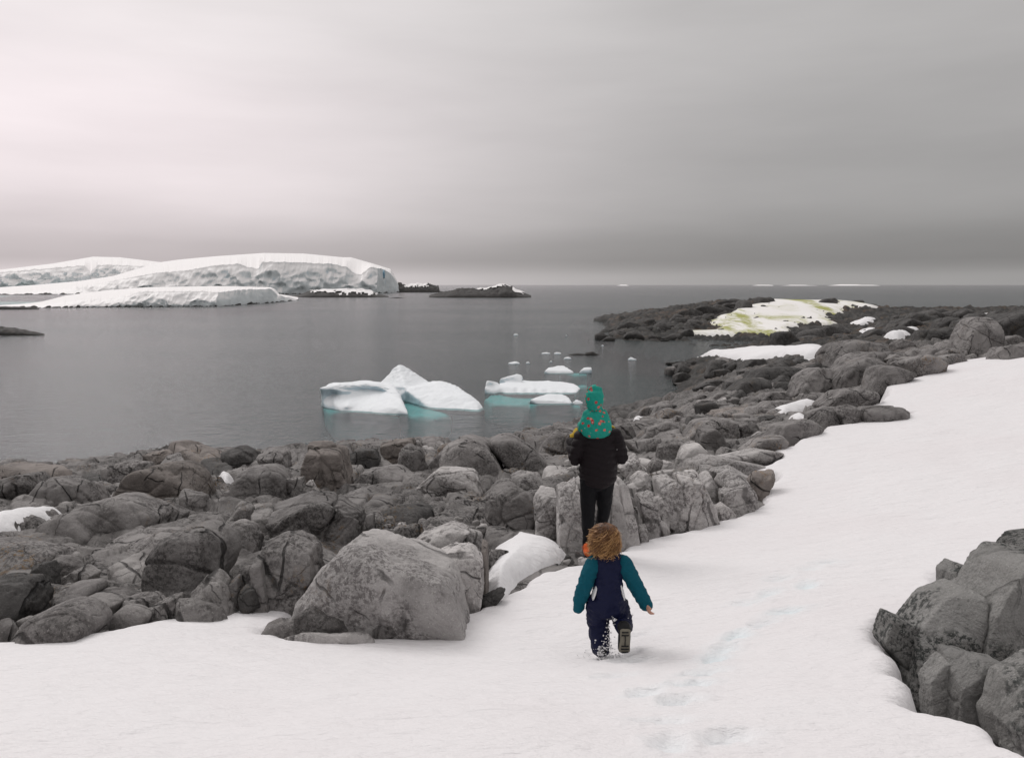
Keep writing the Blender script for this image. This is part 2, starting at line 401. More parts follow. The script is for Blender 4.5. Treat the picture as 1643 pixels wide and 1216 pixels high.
# ------------------------------------------------------------------ the lie of the land (smooth height fields, metres above the sea)
def ctl(spec):
    r = []
    for px, rows in spec:
        for py, y in rows:
            r.append(at(px, py, y) if py > 0 else np.array([(px - CX) / FPX * y, y, py]))
    return r
LAND = ctl([
 (-260, [(1010, 6.0), (940, 8), (870, 11), (805, 16), (765, 22), (748, 26), (-2, 37), (-3, 60), (-4, 300)]),
 (0, [(1004, 6.2), (940, 8), (872, 11), (803, 16), (762, 22), (746, 26), (-2, 37), (-3, 60), (-4, 120), (-4, 300)]),
 (300, [(988, 6.6), (900, 9), (832, 13), (783, 18), (744, 23), (722, 28), (-2, 38), (-3, 60), (-4, 120), (-4, 300)]),
 (600, [(1018, 6.3), (905, 8.8), (855, 11), (795, 15), (745, 21), (716, 27), (-2, 38), (-3, 60), (-4, 120), (-4, 300)]),
 (800, [(965, 7.4), (880, 10), (810, 13), (752, 18), (710, 26), (-2, 39), (-3, 60), (-4, 120), (-4, 300)]),
 (900, [(905, 9.0), (805, 13), (690, 30), (-1.5, 52), (-3, 110), (-4, 200), (-4, 300)]),
 (1000, [(872, 9.9), (803, 13), (752, 17), (703, 25), (682, 32), (652, 64), (-1.5, 76), (-3, 100), (-2.5, 135), (543.5, 153), (522, 180), (507, 235), (-3, 290)]),
 (950, [(-3, 120), (-3, 155), (-2, 190), (-1.5, 258), (-3, 300)]),
 (978, [(507.5, 252)]),
 (1060, [(690, 27), (655, 55), (-1.2, 84), (-1.5, 99), (-2, 125), (542, 157), (512, 190), (499, 235), (-3, 285)]),
 (1100, [(848, 11), (763, 15), (703, 24), (652, 44), (631, 72), (600, 88), (583, 98), (-1.5, 118), (-1, 140), (535, 165), (505, 200), (493, 240), (-3, 282)]),
 (1200, [(808, 12.3), (743, 17), (703, 23), (653, 34), (622, 48), (592, 70), (575, 92), (560, 118), (-1, 134), (541, 156), (528, 172), (487, 240), (-3, 280)]),
 (1350, [(683, 22), (653, 30), (603, 45), (573, 60), (556, 85), (548, 115), (538, 145), (508, 200), (489, 242), (-3, 282)]),
 (1500, [(594, 27), (566, 45), (550, 70), (533, 110), (512, 170), (500.5, 225), (-3, 265)]),
 (1643, [(562, 30), (548, 45), (531, 68), (512, 120), (501, 205), (-3, 255)]),
 (1950, [(562, 30), (545, 45), (529, 68), (512, 120), (502, 205), (-3, 255)]),
])
def uv(x, y): return np.stack([x / y * 2.2, np.log(y)], 1)
SN = ctl([(965, [(1048, 5.8)]), (940, [(893, 9.0)]), (1643, [(566, 26), (700, 14.5), (870, 8.2)]), (0, [(1020, 6.0), (1216, 3.3)]),
 (1440, [(1030, 5.0)]), (1600, [(1150, 3.6)]), (820, [(1216, 3.05)]), (1250, [(720, 16), (900, 8.2)]), (1420, [(650, 20)]), (1500, [(592, 25)]),
 (1210, [(800, 12.6)]), (1000, [(882, 9.7)]), (790, [(962, 7.5)]), (500, [(1024, 6.3)]), (250, [(1000, 6.35)]), (1400, [(780, 12.2)])])
SN += [np.array(p) for p in [(0, 0, 8.42), (-3, 0, 8.3), (3, 0, 8.7), (-3, -5, 8.9), (3, -5, 9.3), (16.5, 27, 7.7), (22, 30, 8.2), (22, 16, 8.6), (14, 6, 9.0), (-9, 6.5, 7.0), (-9, 2, 7.9)]]
_S = np.array(SN); snow_tps = TPS(_S[:, :2], _S[:, 2], 1e-2)
def snow_h(x, y): return snow_tps(np.stack([x, y], 1))
def uv(x, y): return np.stack([x / y * 2.2, np.log(y)], 1)
def hit(fn, px, py, y0=2.5, y1=290.0):   # where a line of sight meets a height field
    ys = np.exp(np.linspace(math.log(y0), math.log(y1), 900)); d = ray(px, py); x = d[0] / d[1] * ys
    z = EYE[2] + d[2] / d[1] * ys; below = np.nonzero(z <= np.maximum(fn(x, ys), -99 if fn is snow_h else 0.0))[0]
    i = below[0] if len(below) else len(ys) - 1
    return np.array([x[i], ys[i], z[i]])
EDGE = [(-420, 1030), (-200, 1024), (-60, 1016), (0, 1023), (22, 1024), (60, 1024), (140, 1014), (240, 993), (330, 983), (400, 968), (420, 962), (455, 958), (482, 962), (481, 985),
 (470, 1006), (430, 1009), (420, 1012), (470, 1013), (446, 1022), (480, 1024), (520, 1019), (580, 1008), (650, 999), (720, 987), (765, 974), (800, 955), (850, 928), (905, 906), (960, 895), (1000, 876),
 (1030, 866), (1090, 852), (1140, 838), (1180, 826), (1212, 813), (1225, 803), (1214, 793), (1222, 776), (1240, 770), (1247, 757), (1225, 759), (1196, 756),
 (1225, 747), (1255, 730), (1232, 723), (1262, 716), (1290, 700), (1330, 689), (1318, 685), (1352, 680), (1400, 673), (1440, 668), (1462, 662), (1425, 656), (1372, 655), (1412, 645), (1425, 630), (1418, 620), (1440, 612), (1480, 602), (1502, 597), (1500, 589),
 (1530, 580), (1560, 576), (1600, 569), (1643, 566), (1700, 563), (1900, 560)]
EDGE_W = [hit(snow_h, px, py)[:2] for px, py in EDGE]
EDGE_W = EDGE_W + [np.array([60, 34]), np.array([60, -8]), np.array([-30, -8]), np.array([-30, 7.0])]
HOLE = [(1643, 872), (1600, 893), (1575, 917), (1535, 905), (1516, 918), (1517, 948), (1500, 958), (1487, 966), (1470, 992), (1424, 984), (1405, 1012), (1420, 1030), (1443, 1048), (1445, 1075), (1466, 1090), (1468, 1120), (1490, 1132), (1530, 1140), (1570, 1153), (1600, 1160), (1615, 1185), (1643, 1199), (1720, 1240), (1900, 1250), (2000, 1000), (1900, 850)]
HOLE_W = [hit(snow_h, px, py, 1.5)[:2] for px, py in HOLE]
def snow_sd(x, y):
    return np.maximum(sdist(x, y, EDGE_W), -sdist(x, y, HOLE_W))
def _under_snow():
    r = []
    for u in np.linspace(-.9, 1.15, 12):
        for y in (2.2, 3.2, 4.5, 6, 8, 11, 15, 20, 25):
            x = np.array([u * y]); yy = np.array([float(y)])
            if snow_sd(x, yy)[0] < -1.3: r.append(np.array([x[0], y, snow_h(x, yy)[0] - .8]))
    return r
LAND += _under_snow()
_L = np.array(LAND); land_tps = TPS(uv(_L[:, 0], _L[:, 1]), _L[:, 2], 1e-3)
def land(x, y): return land_tps(uv(x, y))

# ------------------------------------------------------------------ sea
def build_sea():
    S = 45000.0
    tag(mesh_obj('sea', [(-S, -200, 0), (S, -200, 0), (S, S, 0), (-S, S, 0)], [[0, 1, 2, 3]], WATER, origin=np.zeros(3)), 'calm grey sea with small ripples reaching the horizon', 'sea', kind='structure')
    tag(mesh_obj('seabed', [(-S, -200, -5), (S, -200, -5), (S, S, -5), (-S, S, -5)], [[0, 1, 2, 3]], SEABED, origin=np.zeros(3)), kind='structure')
build_sea()

# ------------------------------------------------------------------ bedrock of the shore: one sheet of rounded, jointed rock
def rock_relief(x, y, amp=1.0):
    P = np.stack([x, y, np.zeros_like(x)], 1)
    w1 = perlin(P * .5 + 3.1); w2 = perlin(P * .5 + 41.7)
    def pill(s, seed, ax=1.0, k=5.5, tilt=1.1):
        X = (x + .9 * w1) * s; Y = (y * ax + .9 * w2) * s
        a, b, cid, ox, oy = voro(X, Y, seed); e = b - a
        t1 = (cid * 37 % 101) / 101.0 - .5; t2 = (cid * 53 % 97) / 97.0 - .5; t3 = (cid * 71 % 89) / 89.0
        return (1 - np.exp(-e * k)) * .55 + t3 * .45 + (t1 * ox + t2 * oy) * tilt
    near = 1 - sstep(28, 60, y); far = sstep(60, 140, y)
    h = near * (pill(.85, 3, .6, 20, 1.7) * .46 + pill(2.1, 9, .7, 16, 1.5) * .15 + pill(5.0, 6, 1, 12, 1.2) * .045 + .30) + (1 - near) * (pill(.33, 5, .7) * .9 + pill(1.1, 8) * .25) 
    h += far * (fbm(P * .11 + 7, 5, .55, True) * 1.3 + pill(.4, 12, .5) * .6 - .55)
    h += fbm(P * 1.7, 4) * .09 * (1 + y / 40) 
    return (h - .72) * amp
def build_bedrock():
    nr, nc = 590, 720
    yy = np.exp(np.linspace(math.log(2.6), math.log(292), nr)); uu = np.concatenate([np.linspace(-1.0, -.66, 50), np.linspace(-.655, .66, nc - 110), np.linspace(.67, 1.3, 60)])
    Y = np.repeat(yy, nc); U = np.tile(uu, nr); X = U * Y
    Z = land(X, Y)
    sd = snow_sd(X, Y); sm = sdist(X, Y, EDGE_W); inside = (sm < .6) & (Y < 40)
    sh = np.where(inside, snow_h(X, Y), 99)
    Z = Z + rock_relief(X, Y) * np.where(Y < 40, .75, 1.0)
    Z = np.where(inside, np.minimum(Z, sh - .06 - .5 * sstep(-.1, .8, -sm)), Z)
    V = np.stack([X, Y, Z], 1)
    keep = (Z > -1.2) & ~((sd < -1.0) & (Y < 40))
    V, F = compact(V, grid_faces(nr, nc, keep))
    return tag(mesh_obj('bedrock_shore', V, F, BEDROCK, origin=np.zeros(3)), 'dark grey rounded bedrock running along the shore', 'bedrock', kind='structure')
BED = build_bedrock()

# ------------------------------------------------------------------ snow on the near slope
def attr_float(o, name, vals):
    a = o.data.attributes.new(name, 'FLOAT', 'POINT'); a.data.foreach_set('value', np.asarray(vals, np.float32))
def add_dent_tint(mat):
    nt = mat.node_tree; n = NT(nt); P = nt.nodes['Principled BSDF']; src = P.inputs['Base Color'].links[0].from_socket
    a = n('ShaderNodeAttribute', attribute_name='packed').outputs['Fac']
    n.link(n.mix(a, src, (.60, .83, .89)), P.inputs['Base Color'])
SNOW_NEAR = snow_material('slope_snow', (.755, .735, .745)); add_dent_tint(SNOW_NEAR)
FOOT = [(1262, 981, .05, 1), (1182, 1021, .06, 1), (1146, 1056, .07, 1), (1109, 1096, .08, .9), (1296, 940, .04, .8), (1234, 953, .04, .6), (1039, 1110, .05, .5), (1168, 1178, .06, .35), (1076, 1186, .05, .4),
        (1222, 1000, .05, .5), (1164, 1040, .06, .6), (1128, 1076, .06, .6), (1090, 1120, .06, .5), (1060, 1150, .05, .4), (1204, 964, .03, .4), (1330, 905, .03, .4), (1300, 915, .03, .3), (1010, 1060, .05, .25), (985, 1052, .05, .15), (1030, 1020, .04, .1), (1250, 930, .03, .3), (990, 1085, .03, .3), (1000, 960, .03, .1), (1020, 935, .03, .1), (985, 915, .03, .1)]
def build_snow():
    nr, nc = 470, 470
    s = np.linspace(0, 1, nr); yy = -4 + 39.5 * (s * .42 + .58 * s ** 3.2); t = np.linspace(-1, 1, nc); t = .62 * t + .38 * t ** 3
    Y = np.repeat(yy, nc); X = np.tile(t, nr) * (3.2 + .98 * np.maximum(Y, 0)) + .06 * np.maximum(Y, 0)
    sd = snow_sd(X, Y)
    P = np.stack([X, Y, 0 * X], 1)
    sd = sd + perlin(P * 1.7) * .10 + perlin(P * 5.0 + 5) * .05
    Z = snow_h(X, Y)
    Z += fbm(P * .55, 3) * .10 * sstep(0, 2.5, -sd) + fbm(P * np.array([1.6, 3.2, 1]) + 9, 3) * .022 + perlin(P * np.array([4.5, 9, 1])) * .006
    r = .14
    q = np.clip(r + sd, 0, r); Z -= r - np.sqrt(np.maximum(r * r - q * q, 0)); Z -= np.clip(sd, 0, 1) * 3.5
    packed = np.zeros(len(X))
    for px, py, dep, tint in FOOT:
        c = hit(snow_h, px, py); a = .55 + .5 * math.sin(px); dx, dy = X - c[0], Y - c[1]
        u = dx * math.cos(a) + dy * math.sin(a); v = -dx * math.sin(a) + dy * math.cos(a)
        rr = np.sqrt((u / .14) ** 2 + (v / .08) ** 2) * (1 + .45 * perlin(P * 7 + px)) + .25 * perlin(P * 17 + py)
        g = 1 - sstep(.3, 1.3, rr); Z -= dep * g * .8; Z += .009 * np.exp(-((rr - 1.35) / .3) ** 2)
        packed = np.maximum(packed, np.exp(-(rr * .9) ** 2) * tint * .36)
    # trampled hollows round the two who walk
    for px, py, rad, dep in [(965, 1046, .26, .06), (940, 895, .3, .05)]:
        c = hit(snow_h, px, py); d2 = ((X - c[0]) ** 2 + (Y - c[1]) ** 2) / rad ** 2; Z -= dep * np.exp(-d2)
    V = np.stack([X, Y, Z], 1); F = grid_faces(nr, nc, sd < .35); u = np.unique(F); packed = packed[u]
    V, F = compact(V, F)
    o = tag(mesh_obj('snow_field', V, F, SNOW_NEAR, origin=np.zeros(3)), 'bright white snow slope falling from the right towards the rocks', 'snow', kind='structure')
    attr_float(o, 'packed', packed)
build_snow()
def snow_sheet(poly, label=None, mat=None, lift=.22, n=70, name='snow_patch', fn=None, cat='snow patch', rim=.25, rough=1.0, parent=None, relief=.15, group=None):
    """a patch of lying snow: outline given on the land it covers"""
    fn = fn or land
    W_ = np.array([hit(fn, px, py)[:2] for px, py in poly]); lo, hi = W_.min(0), W_.max(0); m = (hi - lo) * .12 + rim * 2
    gx = np.linspace(lo[0] - m[0], hi[0] + m[0], n); gy = np.linspace(lo[1] - m[1], hi[1] + m[1], n)
    Y, X = [a.ravel() for a in np.meshgrid(gy, gx, indexing='ij')]
    sz = math.sqrt((hi - lo).prod()); P = np.stack([X, Y, 0 * X], 1)
    sd = sdist(X, Y, W_) + perlin(P * 6 / sz) * .05 * sz * rough + perlin(P * 17 / sz + 3) * .025 * sz * rough
    Z = fn(X, Y) + lift * (1 - np.exp(-np.clip(-sd, 0, None) / rim)) - np.clip(sd, 0, None) * 1.2 + fbm(P * 3 / sz, 2) * min(lift, .02 * sz) * .12 - .02
    F = grid_faces(n, n, sd < rim * .8); V, F = compact(np.stack([X, Y, Z], 1), F)
    o = mesh_obj(name, V, F, mat or SNOW, parent)
    if parent is None: tag(o, label, cat, group)
    return o
snow_sheet([(790, 885), (815, 870), (850, 867), (880, 872), (903, 880), (905, 903), (870, 915), (838, 925), (800, 944), (785, 925)], 'rounded snow lobe in the rock hollow left of the adult\'s feet', lift=.24, rim=.16, n=110, rough=.4)
snow_sheet([(-40, 850), (0, 842), (55, 832), (100, 825), (103, 829), (60, 846), (25, 857), (0, 866), (-40, 880)], 'snow tongue between grey rocks at the left edge', lift=.36, rim=.2, n=90, rough=.35)
snow_sheet([(346, 769), (372, 768), (366, 785), (356, 778)], 'small bright snow remnant wedged behind the lichened dome boulder', lift=.3, rim=.1, n=50)
snow_sheet([(1012, 676), (1033, 671), (1028, 681), (1015, 683)], 'small snow remnant on the rocks right of the toddler', lift=.5, rim=.2, n=50)
snow_sheet([(1235, 664), (1262, 656), (1290, 650), (1318, 645), (1310, 656), (1285, 662), (1262, 674), (1240, 672)], 'narrow white snow strip among rounded boulders above the melt edge', lift=.42, rim=.25, rough=.4)
snow_sheet([(1262, 676), (1296, 669), (1299, 677), (1270, 680)], 'small flat snow strip below the narrow white one', lift=.35, rim=.2)
snow_sheet([(1110, 575), (1170, 571), (1200, 566), (1260, 563), (1325, 564), (1330, 572), (1290, 578), (1245, 577), (1210, 583), (1180, 581), (1150, 580)], 'long white snow patch on the dark point across the bay', lift=1.0, rim=.6, n=100)
snow_sheet([(1098, 540), (1125, 536), (1130, 521), (1150, 510), (1185, 500), (1215, 492), (1235, 486), (1300, 485), (1350, 488), (1385, 490), (1404, 499), (1365, 503), (1345, 507), (1355, 513), (1330, 521), (1290, 530), (1245, 541), (1180, 540), (1130, 541)],
    'broad snowfield stained with green algae on the far point', SNOW_ALGAE, lift=1.2, rim=1.2, n=170, rough=.9)
snow_sheet([(1362, 524), (1385, 516), (1408, 517), (1395, 526), (1372, 528)], 'bright snow scrap right of the algae stained snowfield', lift=1.4, rim=.8)
snow_sheet([(1372, 545), (1378, 535), (1412, 534), (1405, 544)], 'snow scrap above the biggest domed boulder', lift=1.2, rim=.6)
snow_sheet([(1420, 547), (1440, 538), (1475, 532), (1470, 538), (1440, 546)], 'slanting snow strip on the dark rocks at right', lift=1.2, rim=.5)
snow_sheet([(1560, 511), (1594, 509), (1591, 517), (1572, 516)], 'small snow scrap between the two tall boulders at right', lift=1.0, rim=.5)

# ------------------------------------------------------------------ rocks
KINDS = {'g': ROCK, 't': ROCK_TAN, 'l': ROCK_LIGHT, 'd': ROCK_DARK, 'm': ROCK_MID, 's': GRANITE}
def make_rock(outline, mat, parent=None, y=None, p=9.0, label=None, name='rock', seed=0, sub=5, thick=None, facets=4, grooves=0, group=None, bury=.36, rough=1.0, cat='boulder', frac=0.0, lowf=None, infl=1.05, famp=1.0):
    r = np.random.default_rng(seed * 7 + 3); p = p * (1.9 if p < 8 else 2.6)
    o2 = np.array(outline, float); lo, hi = o2.min(0), o2.max(0); mid = (lo + hi) / 2
    if y is None:
        q_ = (mid[0], hi[1] - .12 * (hi[1] - lo[1])); y = hit(land, *q_)[1]; s_ = hit(snow_h, *q_)
        if s_[1] < y and snow_sd(s_[:1], s_[1:2])[0] < .5: y = s_[1]
    d = ray(*mid); t0 = y / d[1]
    w = (hi[0] - lo[0]) / FPX * t0; hgt = (hi[1] - lo[1]) / FPX * t0
    T = thick if thick else float(np.clip(.45 * w, .4 * hgt, 1.5 * hgt))
    t = t0 + .45 * T
    C = EYE + d * t; s = t / FPX
    ab = np.stack([(o2[:, 0] - mid[0]) * s, (mid[1] - o2[:, 1]) * s], 1)
    ab[:, 1] = np.where(ab[:, 1] < 0, ab[:, 1] * (1 + 2 * bury), ab[:, 1])
    H = hull2(ab); cen = H.mean(0); H = H - cen
    n3, ds = [], []
    for a, b in zip(H, np.roll(H, -1, 0)):
        e = b - a; l = np.linalg.norm(e)
        if l < 1e-6: continue
        nn = np.array([e[1], -e[0]]) / l; n3.append([nn[0], nn[1], 0]); ds.append(nn @ a)
    sup = lambda v: (H @ v[:2]).max() + T * abs(v[2])
    n3.append([0, 0, 1]); ds.append(T); n3.append([0, 0, -1]); ds.append(T)
    blocky = p > 25; a = math.radians(r.uniform(12, 30) if blocky else r.uniform(22, 48)); v = np.array([r.uniform(-.25, .25), math.cos(a), -math.sin(a)]); v /= np.linalg.norm(v); n3.append(v); ds.append(sup(v) * (r.uniform(.78, .92) if blocky else r.uniform(.66, .84)))
    for k in range(facets):
        v = r.normal(size=3); v[2] = -abs(v[2]) * 1.1; v[1] = v[1] * .8 + .25; v /= np.linalg.norm(v); n3.append(v); ds.append(sup(v) * r.uniform(.60, .86))
    n3, ds = np.array(n3), np.maximum(np.array(ds), .02 * max(w, hgt))
    U, F = ico(sub); ext = np.array([np.ptp(H[:, 0]), np.ptp(H[:, 1]), 2 * T]); U = U * (ext / ext.max()) ** .8; U = U / np.linalg.norm(U, axis=1, keepdims=True)
    q = np.maximum(U @ n3.T, 0) / ds; rad = (q ** p).sum(1) ** (-1 / p) * (1 + .55 / p)
    L_ = U * rad[:, None]; size = (w * hgt * T) ** (1 / 3)
    off = r.uniform(0, 50, 3); Q = L_ / size
    dsp = fbm(Q * 1.1 + off, 3) * (lowf if lowf is not None else .06 if p < 17 else .03) + fbm(Q * 4.0 + off, 4, .55) * .042 * rough + (fbm(Q * 2.3 + off, 3, .5, True) - .3) * .030 * rough
    if frac:                                     # broken along joints: each piece set in or out a little
        A = r.normal(size=(3, 3)); A, _ = np.linalg.qr(A); st = np.array([1.0, r.uniform(.45, .8), r.uniform(.9, 1.6)]) * frac
        q1, q2, cid = voro3((Q @ A) * st + off + .12 * fbm(Q * 2 + off, 2)[:, None], seed)
        dsp += ((cid * 73 % 251) / 251.0 - .5) * .12 * famp * (1 - np.exp(-(q2 - q1) / .06)) - .07 * famp * np.exp(-((q2 - q1) / .035) ** 2)
    for k in range(grooves):                     # joints cut into the block
        v = r.normal(size=3); v[2] *= .25; v /= np.linalg.norm(v); c0 = r.uniform(-.35, .35) * size
        dd = L_ @ v - c0 + fbm(Q * 1.5 + off + k, 2) * .12 * size
        dsp -= .075 * np.exp(-(dd / (.022 * size)) ** 2)
    L_ = L_ * infl + U * (dsp * size)[:, None]
    L_[:, :2] += cen
    V = C + L_[:, :1] * RIGHT + L_[:, 1:2] * UP + L_[:, 2:] * FWD
    F = F[:, ::1]
    o = mesh_obj(name, V, F, mat, parent)
    if parent is None: tag(o, label, cat, group)
    return o
def make_ledge(outline, mat, parent=None, label=None, name='rock', seed=0, sub=5, p=20.0, frac=1.2, front=.34, cat='boulder', grooves=0):
    """a block of bedrock lying flush with its neighbours: sheer sides, a tilted top, corners knocked off"""
    r = np.random.default_rng(seed * 13 + 5); o2 = np.array(outline, float); lo, hi = o2.min(0), o2.max(0); mid = (lo + hi) / 2
    y = hit(land, mid[0], hi[1] - .12 * (hi[1] - lo[1]))[1]; s_ = hit(snow_h, mid[0], hi[1] - 2)
    if s_[1] < y and snow_sd(s_[:1], s_[1:2])[0] < .5: y = s_[1]
    h = front * (hi[1] - lo[1]) / FPX * y * 1.05 + .05
    fn = lambda X, Y: land(X, Y) + h
    G = np.array([hit(fn, q[0], lo[1] + (q[1] - lo[1]) * (1 - front), 4.0, 80.0) for q in o2])
    G[:, 1] = np.minimum(G[:, 1], np.median(G[:, 1]) + 2.2 * max(.4, np.ptp(G[:, 0])))
    H = hull2(G[:, :2]); cen = H.mean(0); H = (H - cen)
    base = np.linalg.lstsq(np.c_[G[:, 0] - cen[0], G[:, 1] - cen[1], np.ones(len(G))], G[:, 2], rcond=None)[0]
    ext = np.array([np.ptp(H[:, 0]), np.ptp(H[:, 1])]); size = float(np.clip(math.sqrt(ext[0] * ext[1]), .1, 6)); dn = .5 * size + h
    gx, gy = np.clip(base[:2], -.45, .25); n3, ds = [], []
    for a_, b_ in zip(H, np.roll(H, -1, 0)):
        e = b_ - a_; l = np.linalg.norm(e)
        if l < 1e-6: continue
        nn = np.array([e[1], -e[0]]) / l; t = r.uniform(.02, .30); v = np.array([nn[0], nn[1], t]); k = np.linalg.norm(v); n3.append(v / k); ds.append((nn @ a_ + t * dn * .8) / k)
    tops = [(-gx + r.normal(0, .10), -gy + r.normal(0, .10), 1)] + [(r.normal(0, .34), r.normal(-.22, .34), 1) for _ in range(2)]
    for i_, v in enumerate(tops):
        v = np.array(v) / np.linalg.norm(v); sp = (H @ v[:2]).max(); n3.append(v); ds.append(v[2] * dn + (0 if i_ == 0 else .42 * sp))
    n3.append(np.array([0, 0, -1.0])); ds.append(dn)
    for _ in range(3):
        v = np.array([r.normal(), r.normal() - .5, abs(r.normal()) * .8 + .15]); v /= np.linalg.norm(v); n3.append(v); ds.append(((H @ v[:2]).max() + v[2] * dn) * r.uniform(.80, .95))
    n3, ds = np.array(n3), np.maximum(np.array(ds), .03 * size)
    U, F = ico(sub); e3 = np.array([ext[0], ext[1], 2 * dn]); U = U * (e3 / e3.max()) ** .8; U /= np.linalg.norm(U, axis=1, keepdims=True)
    rad = ((np.maximum(U @ n3.T, 0) / ds) ** p).sum(1) ** (-1 / p) * (1 + .6 / p); L_ = U * rad[:, None]; off = r.uniform(0, 50, 3); Q = L_ / size
    dsp = fbm(Q * 1.3 + off, 3) * .035 + fbm(Q * 4.5 + off, 4, .55) * .030 + (fbm(Q * 2.3 + off, 3, .5, True) - .3) * .022
    A = np.linalg.qr(r.normal(size=(3, 3)))[0]; q1, q2, cid = voro3((Q @ A) * np.array([1.0, .6, 1.3]) * frac * 1.4 + off + .1 * fbm(Q * 2 + off, 2)[:, None], seed)
    dsp += ((cid * 73 % 251) / 251.0 - .5) * .075 * (1 - np.exp(-(q2 - q1) / .05)) - .05 * np.exp(-((q2 - q1) / .035) ** 2)
    L_ = L_ * 1.02 + U * (dsp * size)[:, None]
    V = L_ + np.array([cen[0], cen[1], base[2] - dn])
    o = mesh_obj(name, V, F, mat, parent)
    if parent is None: tag(o, label, cat)
    return o
def pts(s): return [tuple(float(v) for v in q.split(',')) for q in s.split()]
